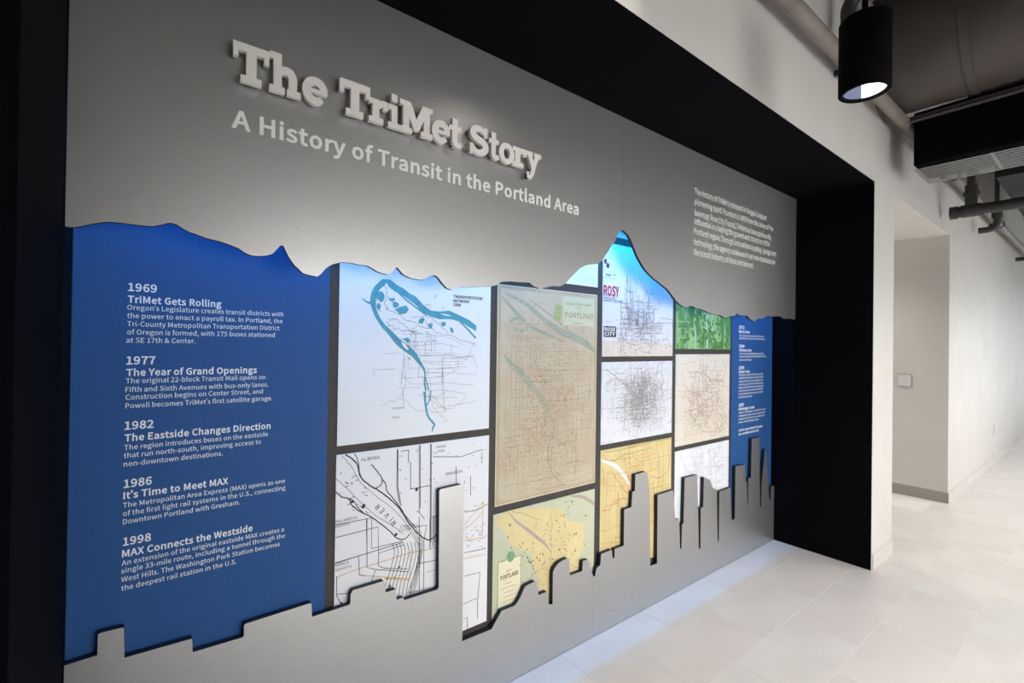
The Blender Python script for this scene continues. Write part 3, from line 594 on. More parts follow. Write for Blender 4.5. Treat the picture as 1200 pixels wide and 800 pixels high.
for x, z in ((262, 535), (416, 664), (512, 455), (212, 510), (265, 528)):
    q = at(360+x/4, 460+z/4, YW); b.disc(q[0], q[1], .006, .006, YP-.0002, 7)
for x, z in ((512, 256), (468, 345), (488, 308), (455, 310), (240, 425)):
    q = at(340+x/4, 600+z/4, YW); b.disc(q[0], q[1], .0055, .0055, YP-.0002, 3)
for k in range(26):
    x = 815+r.uniform(0, 95); y = r.uniform(60, 170); q = at(340+x/4, 600+y/4, YW); a = r.uniform(-.3, .8)
    b.ribbon([q, (q[0]+.012*math.cos(a), q[1]+.012*math.sin(a))], .0014, YP-.0001, R2)
ink('street_lines', b, ink_black, m2)
b = MB()
for pts in ([(215, 305), (330, 262), (450, 225), (560, 190), (690, 166)], [(320, 294), (450, 304), (560, 312)], [(815, 85), (870, 35), (900, 0)], [(815, 132), (915, 118)], [(815, 218), (918, 196)], [(905, -40), (900, 110)], [(565, 170), (560, 312)], [(600, 200), (600, 240)], [(440, 310), (560, 318)], [(690, 266), (640, 282)], [(815, 60), (905, -50)]):
    b.ribbon(cB(pts), .0026, YP-.00018, (R2[0], R2[1]-.002, R2[2], R2[3]))
for x in range(6):
    q = cB([(450+x*18, 312)])[0]; b.disc(q[0], q[1], .004, .004, YP-.0003, 4)
ink('orange_route_lines', b, ink_orange, m2)
b = MB()
for ch, x, y in (('R', 418, 606), ('I', 404, 586), ('V', 388, 572), ('E', 364, 548), ('R', 344, 530)):
    q = at(360+x/4, 460+y/4, YW); text_mesh(b, ch, q[0], q[1], None, .019, YP-.0002, .01, rot=math.radians(128))
for t, x, y, wd, s in (('WILLAMETTE', 131, 612, .075, .012), ('HEIGHTS', 131, 634, .05, .012), ('ALBINA', 250, 322, .07, .016), ('IRVING', 606, 260, .04, .012), ('PARK', 612, 280, .03, .012), ('IRVINGTON', 650, 388, .075, .016)):
    q = at(360+x/4, 460+y/4, YW); text_mesh(b, t, q[0], q[1], q[0]+wd, s*.72, YP-.0002)
for t, x, y, wd, s in (('KINGS', 212, 256, .045, .014), ('HEIGHTS', 212, 278, .055, .012)):
    q = at(340+x/4, 600+y/4, YW); text_mesh(b, t, q[0], q[1], q[0]+wd, s*.72, YP-.0002)
ink('map_lettering', b, ink_black, m2)

# 3 old sepia city map
R3 = (1.178, 1.803, .757, 1.7065)
m3 = panel('mounted_map', R3, K('aged paper', (212, 200, 174), rgb2=(198, 184, 154), scale=7, detail=8), 'large aged sepia city map, tallest of the maps, in the middle column')
b = MB(); b.box(R3[0]+.016, R3[1]-.016, YP, YP+.0003, R3[2]+.016, R3[3]-.016)
ink('map_field', b, K('aged map field', (202, 192, 166), rgb2=(196, 176, 150), scale=10, detail=9, contrast=(.3, .7)), m3)
YP0 = YP; YP = YP-.0003
b = MB(); frame_lines(b, R3, .010, .0025); frame_lines(b, R3, .017, .0015); ink('border_lines', b, ink_brown, m3)
c8 = lambda pts: P(pts, 560, 260)
b = MB()
for pts in ([(130, 335, 14), (220, 380, 30), (300, 450, 40), (380, 510, 50), (450, 540, 62), (510, 572, 54), (545, 604, 24)], [(112, 350, 10), (180, 425, 26), (240, 485, 28), (330, 530, 20), (400, 560, 10)], [(240, 360, 8), (330, 430, 12), (420, 500, 10)],
            [(122, 620, 10), (160, 670, 42), (215, 720, 56), (262, 780, 56), (310, 850, 40), (330, 900, 32), (360, 960, 26), (330, 1040, 16), (330, 1120, 12), (350, 1180, 9), (400, 1230, 7)],
            [(150, 470, 20), (180, 450, 26), (230, 480, 20), (215, 510, 26), (170, 500, 18)]):
    b.ribbon([(q[0], q[1], q[2]) for q in smoothpath(c8(pts))], 1, YP-.00005, (R3[0]+.018, R3[1]-.018, R3[2]+.018, R3[3]-.018))
ink('river_print', b, K('grey green water', (156, 160, 140), rgb2=(168, 170, 148), scale=12), m3)
b = MB(); q0 = at(560+400/4, 260+348/4, YW); q1 = at(560+546/4, 260+494/4, YW)
b.prism([(q0[0], q1[1]), (1.780, q1[1]), (1.780, 1.682), (q0[0], 1.682)], YP-.0001, None); ink('title_block', b, K('title paper', (206, 206, 172), rgb2=(200, 200, 165), scale=20), m3)
b = MB(); q = at(560+352/4, 260+392/4, YW); b.prism([(q[0], q[1]-.06), (q[0]+.05, q[1]-.07), (q[0]+.06, q[1]), (q[0]+.02, q[1]+.01)], YP-.0002, None); ink('park_patch', b, K('park green', (160, 170, 110), rgb2=(170, 178, 120), scale=20), m3)
for nm, m_, seed, n_, wd in (('street_lines', ink_sepia, 21, 80, .0016), ('street_lines', ink_brown, 22, 26, .0011)):
    b = MB(); rr = (R3[0]+.022, R3[1]-.022, R3[2]+.022, R3[3]-.16)
    grid(b, rr, n_, int(n_*1.3), wd, seed); street_net(b, rr, (1.50, 1.10), n_*4, .17, wd, seed+5, .3, .04, 1.4); ink(nm, b, m_, m3)
b = MB()
rr = (R3[0]+.022, R3[1]-.022, R3[2]+.022, R3[3]-.05)
dots(b, rr, (1.50, 1.12), 420, .10, .20, .0020, 8, YP-.0002); dots(b, rr, (1.40, 1.35), 160, .12, .12, .0016, 9, YP-.0002)
ink('block_specks', b, ink_brown, m3, True)
b = MB()
for t, xa, y, xb, s in (('DIRECTORY MAP', 414, 388, 530, .016), ('OF', 455, 408, 485, .010), ('PORTLAND', 410, 447, 540, .032), ('OREGON', 450, 478, 490, .010)):
    q = at(560+xa/4, 260+y/4, YW); e = at(560+xb/4, 260+(y+(xb-xa)*.06)/4, YW); text_mesh(b, t, q[0], q[1], e[0], s*.75, YP-.0003, .005)
ink('map_lettering', b, ink_brown, m3)
b = MB(); dots(b, rr, (1.47, 1.12), 230, .09, .17, .0060, 33, YP-.00003); dots(b, rr, (1.33, 1.50), 60, .06, .07, .006, 34, YP-.00003); ink('ground_specks', b, K('worn paper tint', (188, 168, 144), rgb2=(200, 182, 156), scale=16), m3)
b = MB(); street_net(b, rr, (1.50, 1.13), 16, .08, .0018, 77, .5, .06, 1.8); ink('rail_lines', b, K('faint rust ink', (182, 128, 100), rgb2=(190, 138, 110), scale=40), m3)
YP = YP0

# 4 yellow and green city guide map
R4 = (1.172, 1.802, .20, .725)
m4 = panel('mounted_map', R4, K('pale green paper', (204, 206, 178), rgb2=(196, 200, 170), scale=6), 'pale green and yellow city map with a cream legend card, low in the middle column')
c3 = lambda pts: P(pts, 560, 540)
b = MB(); b.prism(c3([(100, 250), (150, 232), (300, 215), (400, 225), (420, 280), (500, 290), (500, 400), (480, 440), (480, 520), (460, 620), (400, 660), (300, 680), (285, 560), (255, 480), (250, 430), (160, 400), (120, 330), (85, 290)]), YP, None)
ink('city_area', b, K('map yellow', (226, 210, 158), rgb2=(220, 202, 146), scale=8), m4)
b = MB(); b.ribbon(smoothpath(c3([(145, 240, 6), (175, 278, 14), (230, 320, 26), (280, 360, 26), (320, 395, 18), (345, 430, 5)])), 1, YP-.0001)
b.ribbon(smoothpath(c3([(440, 165, 10), (490, 168, 26), (530, 190, 30), (545, 205, 20)])), 1, YP-.0001, R4)
ink('river_print', b, K('mauve water', (190, 170, 160), rgb2=(180, 160, 152), scale=30), m4)
b = MB(); rr = (R4[0]+.01, R4[1]-.01, R4[2], R4[3]-.01)
dots(b, rr, (1.50, .50), 230, .10, .14, .0026, 14, YP-.0002)
wiggle(b, c3([(160, 238), (220, 248), (285, 275)]), .0014, 4, .001)
wiggle(b, c3([(345, 230), (344, 400), (340, 640)]), .0012, 5, .0006); wiggle(b, c3([(430, 480), (470, 500), (490, 470)]), .0014, 4, .001)
for i in range(8):
    wiggle(b, c3([(255+i*12, 420), (250+i*12, 560+i*8)]), .0008, i, .0006)
ink('street_marks', b, K('mauve brown ink', (150, 118, 92), rgb2=(130, 100, 84), scale=30), m4)
b = MB()
for x, z in ((232, 452), (248, 475), (240, 470), (440, 190), (150, 300), (460, 340), (455, 420), (505, 255), (380, 415)):
    q = at(560+x/4, 540+z/4, YW); b.disc(q[0], q[1], .007, .006, YP-.0003, 5)
ink('landmark_marks', b, K('green grey ink', (112, 118, 96), rgb2=(140, 130, 110), scale=30), m4)
LC = at(560+96/4, 540+478/4, YW), at(560+201/4, 540+455/4, YW), at(560+94/4, 540+695/4, YW)
lx0, lx1, lz1, lz0 = LC[0][0], LC[1][0], LC[0][1], LC[2][1]
b = MB(); b.prism([(lx0-.004, lz0), (lx1+.004, lz0), (lx1+.004, lz1+.004), (lx0-.004, lz1+.004)], YP-.0001, None)
cx = (lx0+lx1)/2+.005; b.disc(cx, lz1+.008, .024, .026, YP-.00015, 20); ink('legend_border', b, K('legend green', (140, 170, 120), rgb2=(150, 178, 128), scale=30), m4)
b = MB(); b.prism([(lx0, lz0+.004), (lx1, lz0+.004), (lx1, lz1), (lx0, lz1)], YP-.0002, None); ink('legend_card', b, K('legend cream', (236, 228, 196), rgb2=(230, 222, 190), scale=20), m4)
b = MB(); b.disc(cx, lz1+.008, .019, .021, YP-.0003, 20); ink('legend_emblem', b, K('emblem green', (96, 150, 112), rgb2=(150, 180, 140), scale=90), m4)
b = MB(); text_mesh(b, 'MAP OF', lx0+.045, lz1-.052, lx1-.05, .008, YP-.0004); text_mesh(b, 'PORTLAND', lx0+.012, lz1-.078, lx1-.014, .017, YP-.0004, .05)
r = random.Random(2)
for i in range(13):
    z = lz1-.10-i*.019
    if z < lz0+.02: break
    x = lx0+.016+r.random()*.02; b.ribbon([(x, z), (lx1-.02-r.random()*.03, z)], .0014, YP-.0004)
ink('legend_lettering', b, K('legend ink', (96, 70, 56), rgb2=(120, 96, 80), scale=40), m4)

# 5 pale top map
R5 = (1.172, 1.805, 1.7445, 2.1)
m5 = panel('mounted_map', R5, K('paper pale', (228, 232, 236), rgb2=(222, 228, 234), scale=4), 'pale map of which only a sliver shows under the plate, left of the mountain peak')
b = MB(); r = random.Random(6)
for i in range(6):
    z = 1.762+i*.014; x = 1.62+r.random()*.08; wiggle(b, [(x, z), (x+.05, z+.002), (min(x+.13, 1.8), z-.002)], .0009, i, .0008, 4)
ink('route_lines', b, ink_grey, m5)

# 6 blue rose city map
R6 = (1.8435, 2.464, 1.394, 1.983)
m6 = panel('mounted_map', R6, K('paper lilac', (226, 224, 228), rgb2=(218, 218, 224), scale=5), 'white transit map headed by red lettering, below the mountain peak')
b = MB(); b.prism([(R6[0], R6[2]), (R6[1], R6[2]), (R6[1], R6[2]+.07), (R6[0], R6[2]+.085)], YP, None); ink('lower_tint', b, K('warm paper', (226, 214, 200), rgb2=(220, 206, 192), scale=8), m6)
b = MB(); c6 = at(746, 378, YW)
street_net(b, (R6[0]+.14, R6[1], R6[2], R6[3]), c6, 130, .09, .0022, 41, .35, .06, .7)
rr = (R6[0]+.19, R6[1]-.02, R6[2]+.02, R6[3]-.02)
grid(b, (c6[0], R6[1]-.04, 1.46, c6[1]+.04), 8, 16, .0018, 12)
for k in range(9):
    a = math.radians(95+k*5.5); L = .20+.05*math.sin(k)
    b.ribbon([(c6[0]-.01*k, c6[1]), (c6[0]-.01*k+L*.5*math.cos(a)-.03, c6[1]+L*.5*math.sin(a)), (c6[0]-.01*k+L*math.cos(a)-.11, c6[1]+L*math.sin(a)+.04)], .0019, YP-.0001, rr)
b.disc(c6[0], c6[1], .016, .022, YP-.0003, 9)
for x, z, s in ((727, 396, .016), (743, 396, .02), (772, 386, .022), (757, 394, .016)):
    q = at(x, z, YW); frame_lines(b, (q[0]-s, q[0]+s, q[1]-s, q[1]+s), 0, .0018, YP-.0002)
grid(b, (R6[0]+.01, R6[0]+.2, R6[2]+.09, R6[2]+.2), 3, 8, .0012, 17)
ink('route_lines', b, ink_grey, m6)
b = MB(); dots(b, (R6[0]+.01, R6[1]-.01, R6[2]+.006, R6[2]+.14), (2.15, R6[2]+.05), 160, .2, .05, .0032, 18, YP-.0002); ink('timetable_specks', b, K('rust specks', (190, 160, 140), rgb2=(170, 140, 130), scale=30), m6, True)
b = MB(); p = at(707.2, 345.6, YW); e = at(725.5, 345.0, YW); text_mesh(b, 'ROSY', p[0], p[1], e[0], .050, YP-.0003, .06)
ink('title_lettering', b, ink_rose, m6)
b = MB()
for x0, y0, x1, y1 in ((708, 303, 711, 309), (710.5, 308, 714, 314)):
    p = at(x0, y0, YW); e = at(x1, y1, YW); b.prism([(p[0], e[1]), (e[0], e[1]), (e[0], p[1]), (p[0], p[1])], YP-.0003, None)
ink('logo_squares', b, K('plum ink', (110, 20, 70), rgb2=(130, 30, 80), scale=30), m6)
b = MB()
for x0, y0, x1, y1 in ((707.5, 317, 722.5, 319.5), (710, 320, 716, 324), (718, 321, 722, 323), (707.5, 325, 722, 326.5)):
    p = at(x0, y0, YW); e = at(x1, y1, YW); b.ribbon([(p[0], (p[1]+e[1])/2), (e[0], (p[1]+e[1])/2)], abs(p[1]-e[1])*.5, YP-.0003)
for t, y, xe, s in (("PORTLAND\u2019S", 349.5, 722, .013), ('EASIEST CROSSING', 352.8, 730, .016)):
    p = at(707.5, y, YW); e = at(xe, y, YW); text_mesh(b, t, p[0], p[1], e[0], s*.72, YP-.0003, .03)
ink('small_lettering', b, K('slate ink', (84, 92, 120), rgb2=(100, 108, 130), scale=30), m6)
b = MB(); p = at(707.5, 381.8, YW); e = at(721.8, 395, YW); b.prism([(p[0], e[1]), (e[0], e[1]), (e[0], p[1]), (p[0], p[1])], YP-.0003, None); ink('black_block', b, ink_black, m6)
b = MB(); h = p[1]-e[1]
text_mesh(b, 'ROSE', p[0]+.006, e[1]+h*.55, e[0]-.008, h*.33, YP-.0006, .05); text_mesh(b, 'CITY', p[0]+.006, e[1]+h*.12, e[0]-.008, h*.33, YP-.0006, .05); ink('block_lettering', b, ink_white, m6)

# 7 grey cluster map
R7 = (1.8415, 2.464, .941, 1.365)
m7 = panel('mounted_map', R7, K('paper grey white', (228, 227, 230), rgb2=(220, 220, 224), scale=5), 'white map with a dense grey cluster of lines at its centre')
b = MB(); street_net(b, R7, (2.17, 1.16), 330, .085, .0017, 51, .4, .04, .8); street_net(b, R7, (2.13, 1.15), 200, .20, .0011, 52, .3, .05, .6)
wiggle(b, [(1.87, 1.33), (2.0, 1.26), (2.1, 1.2), (2.18, 1.13), (2.2, 1.02)], .004, 6, .003); ink('route_lines', b, K('warm grey ink', (170, 160, 158), rgb2=(148, 142, 144), scale=30), m7)
b = MB(); dots(b, R7, (2.17, 1.16), 300, .09, .08, .0028, 19, YP-.0002); dots(b, R7, (2.35, 1.03), 60, .08, .03, .0026, 20, YP-.0002); ink('street_specks', b, ink_grey, m7, True)

# 8 yellow map
R8 = (1.8435, 2.4645, .25, .912)
m8 = panel('mounted_map', R8, K('map gold', (224, 206, 150), rgb2=(216, 194, 136), scale=7), 'golden yellow road map with red roads and a white river, under the grey cluster map')
b = MB(); rr = (R8[0]+.004, R8[1]-.004, R8[2], R8[3]-.004)
b.ribbon(smoothpath(c3([(572, -4, 14), (640, 20, 34), (680, 60, 34), (705, 100, 20), (714, 130, 10), (709, 200, 9), (705, 230, 8)])), 1, YP-.0001, rr); ink('river_print', b, ink_white, m8)
b = MB()
for i, pts in enumerate(([(690, -20), (700, 60), (720, 110), (712, 200)], [(580, 232), (620, 225), (640, 190), (700, 175)], [(800, 130), (810, 70), (850, 80), (890, 40), (905, -60)], [(660, 150), (660, 210), (700, 215)], [(640, 360), (670, 350), (700, 320)], [(625, 40), (700, 150), (720, 60)], [(820, 90), (830, 300), (815, 480)])):
    wiggle(b, c3(pts), .0028, i, .003, 6, rr)
street_net(b, rr, (2.1, .75), 40, .2, .0016, 58, .3, .07); ink('red_road_lines', b, ink_red, m8)
b = MB()
for i, pts in enumerate(([(570, 40), (620, 60), (700, 50)], [(570, 330), (620, 320), (650, 300), (680, 320)], [(600, 110), (650, 120), (690, 110)], [(570, 390), (640, 380), (680, 385)], [(610, 40), (600, 200), (590, 400)], [(640, 60), (650, 250), (645, 390)], [(720, -40), (760, 0), (900, -30)], [(840, -80), (850, 60), (840, 150)], [(700, -90), (800, -100), (900, -110)], [(700, -60), (770, -70), (820, -60)], [(860, -100), (870, 0), (865, 130)])):
    wiggle(b, c3(pts), .0020, i+40, .002, 6, rr)
grid(b, rr, 16, 26, .0011, 61); ink('road_lines', b, K('ochre ink', (178, 146, 78), rgb2=(190, 156, 90), scale=30), m8)
b = MB()
for i, pts in enumerate(([(590, -40), (700, -60), (760, -75), (900, -110)], [(620, 0), (700, -30), (800, -60)])): wiggle(b, c3(pts), .004, i+70, .003, 6, rr)
ink('park_lines', b, K('olive ink', (170, 178, 96), rgb2=(160, 168, 90), scale=30), m8)

# 9 green aerial map
R9 = (2.498, 3.142, 1.4365, 1.85)
m9 = panel('mounted_map', R9, K('aerial green', (70, 132, 66), rgb2=(150, 190, 128), scale=7, detail=8, stretch=(1.6, 1, .8), contrast=(.38, .62)), 'green aerial style map under the right slope of the peak')
b = MB(); r = random.Random(8)
for x, wd in ((2.70, .012), (2.78, .007), (2.84, .02), (2.90, .008), (3.0, .005), (2.6, .005), (3.06, .006)):
    wiggle(b, [(x, 1.44), (x+.01, 1.52), (x-.005, 1.6), (x+.012, 1.70)], wd, int(x*100), .0025, 6, R9)
for z in (1.50, 1.56, 1.60): wiggle(b, [(2.51, z), (2.6, z+.003), (2.69, z)], .004, int(z*100), .001, 4)
ink('pale_streaks', b, K('pale aerial', (168, 200, 176), rgb2=(190, 210, 196), scale=20), m9)
b = MB()
for x, z, wx, wz in ((2.75, 1.44, .06, .08), (2.93, 1.44, .1, .05), (3.08, 1.44, .03, .18), (3.02, 1.44, .02, .1), (2.505, 1.44, .02, .03)):
    b.prism([(x, z), (x+wx, z), (x+wx, z+wz), (x, z+wz*.9)], YP-.0002, None)
dots(b, R9, (2.82, 1.58), 240, .20, .09, .011, 55, YP-.00006); ink('dark_fields', b, K('dark field green', (58, 118, 48), rgb2=(98, 150, 76), scale=24), m9)

# 10 beige regional map
R10 = (2.4995, 3.132, .850, 1.4035)
m10 = panel('mounted_map', R10, K('paper beige', (226, 216, 202), rgb2=(220, 210, 192), scale=4), 'beige map with faint pink and grey lines, in the column before the far blue panel')
b = MB(); street_net(b, R10, (2.80, 1.12), 170, .11, .0018, 81, .35, .05, 1.1); grid(b, (2.76, 3.06, 1.15, 1.26), 3, 9, .0020, 83); ink('route_lines', b, K('rose grey ink', (200, 168, 158), rgb2=(184, 160, 150), scale=20), m10)
b = MB(); street_net(b, R10, (2.84, 1.12), 110, .16, .0018, 82, .5, .05, 1.2)
wiggle(b, [(2.78, 1.36), (2.72, 1.28), (2.66, 1.15), (2.68, 1.05), (2.72, .98)], .003, 3, .01); wiggle(b, [(2.80, 1.3), (2.84, 1.26), (2.95, 1.24), (3.05, 1.22)], .004, 4, .006)
dots(b, R10, (3.03, 1.0), 90, .03, .07, .003, 27, YP-.0002); ink('boundary_lines', b, K('taupe ink', (178, 168, 156), rgb2=(160, 152, 142), scale=20), m10)

# 11 small white map
R11 = (2.502, 3.133, .25, .8215)
m11 = panel('mounted_map', R11, K('paper cool white', (236, 236, 240), rgb2=(230, 231, 236), scale=4), 'white map with thin grey lines, low behind the slim skyline towers')
b = MB(); street_net(b, R11, (2.9, .67), 90, .14, .0018, 91, .4, .06, .6); wiggle(b, [(2.56, .80), (2.6, .72), (2.68, .66), (2.75, .6)], .003, 5, .003)
for k in range(16): z = .66-k*.016; b.ribbon([(2.52, z), (2.575, z)], .003, YP-.0002)
ink('route_lines', b, K('cool grey ink', (176, 178, 182), rgb2=(196, 198, 200), scale=20), m11)

# 12 top sliver above the blue map
R12 = (1.8435, 2.464, 2.022, 2.2)
panel('mounted_map', R12, K('paper top', (232, 234, 236), rgb2=(226, 230, 234), scale=4), 'tiny pale corner of a map at the very tip of the mountain peak')

# ------------------------------------------------------------------ upper plates (mountain range cut-out)
up = [(77.5, 265), (81, 266), (89, 266), (97, 264.5), (105, 262.5), (120, 260), (132, 260), (150, 262), (167, 264), (177, 265), (183, 264.3), (190, 263), (196, 261.3), (201, 261), (207, 263), (215, 268), (222, 271.7), (230, 274.5), (242, 279), (257, 282.5), (270, 287), (280, 291), (287, 296), (294, 299), (302, 300), (311, 299.5), (319, 297.5),
      (324, 292.5), (327, 289), (329, 287.5), (332, 288), (335, 294), (338, 300), (341, 305), (345.5, 311), (350, 315), (355, 320), (361, 321.7), (367, 323), (372, 324), (377, 320), (381, 315), (385, 312), (390, 309.5), (400, 307), (412, 308), (421, 310), (430, 311), (436, 314), (441, 317.5), (447, 320), (454, 321.5), (459, 320), (462, 316), (465, 313), (468, 316), (472, 321), (480, 325.3), (490, 327.5), (497, 327.5), (501, 324.5), (506, 322.5),
      (510, 322.5), (514, 325.5), (516.5, 329), (519, 332.5), (524, 337.5), (529, 339.5), (534, 337), (539, 336), (545, 336), (560, 336), (575, 335.5), (582, 334), (587.5, 330), (597.5, 329.5), (609, 330.5), (620, 331), (625, 335), (632.5, 338), (637, 337.3), (642.5, 336), (647.5, 335), (656, 335.5), (662.5, 332.5), (666, 328), (670, 324), (675, 319), (680, 314), (685, 311.5), (690, 310), (701, 309), (706, 305), (709, 300), (712.5, 295), (716, 289), (720, 284), (723, 277), (725.5, 271.5), (729.3, 269.5)]
upr = [(729.3, 269.5), (732, 271), (736, 275), (740, 282.5), (742.5, 289), (745, 295), (748.5, 303), (752.5, 310), (756, 315.5), (760, 320), (766, 326), (772.5, 331), (777.5, 335), (782.5, 339), (789, 347.5), (792.5, 352.5), (797, 356.5), (802.5, 360), (806, 359.3), (809, 358), (812.5, 359), (816, 361), (820, 361.7), (824, 363), (830, 366), (836, 368), (844, 369), (847, 371), (849, 372), (853, 371.3), (856, 370), (860, 370), (862.5, 368.5), (864, 367), (866, 369), (871, 369.6), (876, 370), (879, 374),
       (882, 375.5), (884, 376.5), (886, 375), (887.5, 373), (894, 373), (897.5, 371), (901, 370.2), (905, 371), (910, 370.2), (915, 370.6), (917.5, 373), (921, 373.5), (925, 373), (929, 374)]
U1 = [at(*p, YU) for p in up]; U2 = [at(*p, YU) for p in upr]
xs = U1[-1][0]; U1[0] = (XL+.003, U1[0][1]); U2.append((XR-.003, U2[-1][1]))
PT = .014
b = MB(); b.prism(U1[:-1]+[(xs-.0004, U1[-1][1]+.0005), (xs-.0004, ZS-.004), (XL+.003, ZS-.004)], YU, YU+PT, 0, 1)
plateL = tag(b.build('mountain_plate', [M['steel'], M['edge']]), 'long brushed metal plate with a mountain range cut below, carrying the raised title', 'plate', 'brushed metal cut-out plates')
b = MB(); b.prism([(xs+.0004, U2[0][1]+.0005)]+U2[1:]+[(XR-.003, ZS-.004), (xs+.0004, ZS-.004)], YU, YU+PT, 0, 1)
plateR = tag(b.build('mountain_plate', [M['steel'], M['edge']]), 'shorter brushed metal mountain plate with the small white paragraph, right of the seam', 'plate', 'brushed metal cut-out plates')
for (pl, xx) in ((plateL, (.1, .9, 1.7)), (plateR, (1.95, 2.8, 3.6))):   # brackets that hold the plate off the board
    for x in xx:
        b = MB(); b.box(x-.02, x+.02, YU+PT, YW+.004, 2.30, 2.34); b.build('bracket', M['edge'], pl)
# lettering on plates
Yv = YU-.0006
b = MB(); p = at(271, 150.5, YU); e = at(678, 250.8, YU); zb = 2.024
capH = at(276, 130, YU)[1]-at(276, 150.5, YU)[1]
text_mesh(b, 'A History of Transit in the Portland Area', p[0], zb, e[0], capH, Yv, .040)
ink('subtitle_lettering', b, M['vinyl'], plateL)
b = MB()
for t, a, e in (("The history of TriMet is steeped in Oregon\u2019s robust", (814, 227.8), (898, 257.5)), ('pioneering spirit. Founded in 1969 from the ashes of the', (814, 241.3), (906, 269.5)), ('bankrupt Rose City Transit, TriMet has been profoundly', (814, 252.8), (903.7, 280.5)),
                ('influential in shaping the growth and character of the', (813.7, 263.5), (902, 288)), ('Portland region. Through innovations in policy, design and', (813.3, 275), (909, 299.6)), ('technology, the agency continues to set new standards for', (813, 286.6), (908.5, 310)), ('the transit industry at home and abroad.', (813, 298.6), (883, 314))):
    tline(b, t, a, e, .034, Yv, .014)
ink('paragraph_text', b, M['vinyl'], plateR)

# LED channel behind the upper plates
b = MB(); b.box(XL+.01, XR-.01, YU+PT+.002, YU+PT+.005, 2.064, 2.10); b.box(XL+.01, XR-.01, YU+PT+.005, YU+PT+.06, 2.085, 2.10)
led = tag(b.build('light_channel', M['edge']), 'slim black light channel running behind the mountain plates', 'light')
b = MB(); b.box(XL+.02, XR-.02, 1.4845, 1.4945, 2.068, 2.085); b.build('light_strip', M['led'], led)

# ------------------------------------------------------------------ lower plates (skyline cut-out)
sk = [(76, 779.5), (114, 767.5), (114.6, 744), (116, 742.2), (119, 741), (143.8, 735), (145.2, 736), (145.8, 770.5), (147.5, 770), (225, 748), (225.8, 764), (284.6, 746.5), (286, 744), (286, 732.5), (288, 730.5), (362, 707), (365, 706.8), (365.6, 722.5), (409, 708.5), (410.5, 706.5), (411, 696), (413.5, 691.5), (449.5, 680.5), (451, 682), (452, 694), (463.5, 690.3), (465, 702.5), (472.5, 700), (473.8, 703),
      (512.5, 690.5), (514.2, 688), (514.8, 575), (516.5, 573), (540, 567.5), (543.5, 569), (541.7, 751), (576, 737), (587.5, 716), (590, 714.6), (603, 709.5), (606, 706), (610, 699), (615, 687.5), (618, 685.3), (627, 681), (629.5, 683), (631, 697), (641, 693), (643, 707.5), (647.5, 708), (648, 670), (650.5, 664.5), (654, 660), (658, 657.3), (665, 653.8), (667, 655), (668, 674), (682.3, 669), (683, 657), (689, 655.5), (692, 665), (694, 675)]
sk2 = [(695.2, 675.3), (697.2, 675), (699.3, 665), (703.5, 662), (704.5, 649), (717, 644), (718, 654), (720, 653.4), (720.2, 643), (731, 639), (731.5, 597), (740, 594), (741, 576), (744, 575), (744.5, 556), (756, 552.5), (759, 554), (760, 571), (761.4, 572.5), (762, 663), (770, 660), (770.6, 580), (789, 574), (791.6, 608), (796, 608), (797, 643), (798.6, 642.5), (799.2, 614), (801, 613), (802.4, 560), (817, 556), (818, 594), (819, 643), (820.8, 642.5), (821.2, 595), (824, 594), (825, 559), (832, 562), (835, 571), (840, 574), (841, 631), (841.7, 636.5), (842.4, 631), (843, 576), (856, 571),
       (857.4, 609.4), (861, 608), (862, 546), (873, 544.4), (874, 564), (875.2, 564), (875.8, 592), (876.6, 591.5), (877, 560), (880, 559.6), (881, 514), (890, 512.4), (890.7, 594), (892, 593.6), (892.4, 570), (896, 528), (897, 526), (900, 558), (901.4, 584), (903, 586), (903.6, 570), (907, 569)]
L1 = [at(*p, YL) for p in sk]; L2 = [at(*p, YL) for p in sk2]
L1[0] = (XL+.003, L1[0][1]); L2[-1] = (XR-.003, L2[-1][1]); xs2 = at(695, 680, YL)[0]
b = MB(); b.prism([(XL+.003, .003)]+[(xs2-.0002, .003), (xs2-.0002, L1[-1][1])]+L1[::-1][1:], YL, YL+.021, 0, 1)
sl = tag(b.build('skyline_plate', [M['steel'], M['edge']]), 'left brushed metal plate cut as a low city skyline with one slim tower', 'plate', 'brushed metal cut-out plates')
b = MB(); b.prism([(xs2+.0002, .003), (XR-.003, .003)]+L2[::-1][:-1]+[(xs2+.0002, L2[0][1])], YL, YL+.021, 0, 1)
tag(b.build('skyline_plate', [M['steel'], M['edge']]), 'right brushed metal plate cut as a skyline of many slim towers', 'plate', 'brushed metal cut-out plates')

# ------------------------------------------------------------------ raised title letters
def rect(x0, z0, x1, z1): return [(x0, z0), (x1, z0), (x1, z1), (x0, z1)]
def rib(pts, closed=False):
    p = smoothpath(pts, 6); L = []; Rr = []
    for i, q in enumerate(p):
        if closed: a, c = p[(i-1) % (len(p)-1)], p[(i+1) % (len(p)-1)]
        else: a, c = p[max(i-1, 0)], p[min(i+1, len(p)-1)]
        dx, dz = c[0]-a[0], c[1]-a[1]; l = math.hypot(dx, dz) or 1
        L.append((q[0]-dz/l*q[2]/2, q[1]+dx/l*q[2]/2)); Rr.append((q[0]+dz/l*q[2]/2, q[1]-dx/l*q[2]/2))
    return L+Rr[::-1]
def ell(cx, cz, rx, rz, n=36): return [(cx+rx*math.cos(2*math.pi*i/n), cz+rz*math.sin(2*math.pi*i/n)) for i in range(n)]
def arc(cx, cz, rx, rz, a0, a1, wd, n=12): return [(cx+rx*math.cos(math.radians(a0+(a1-a0)*i/n)), cz+rz*math.sin(math.radians(a0+(a1-a0)*i/n)), wd if not callable(wd) else wd(i/n)) for i in range(n+1)]
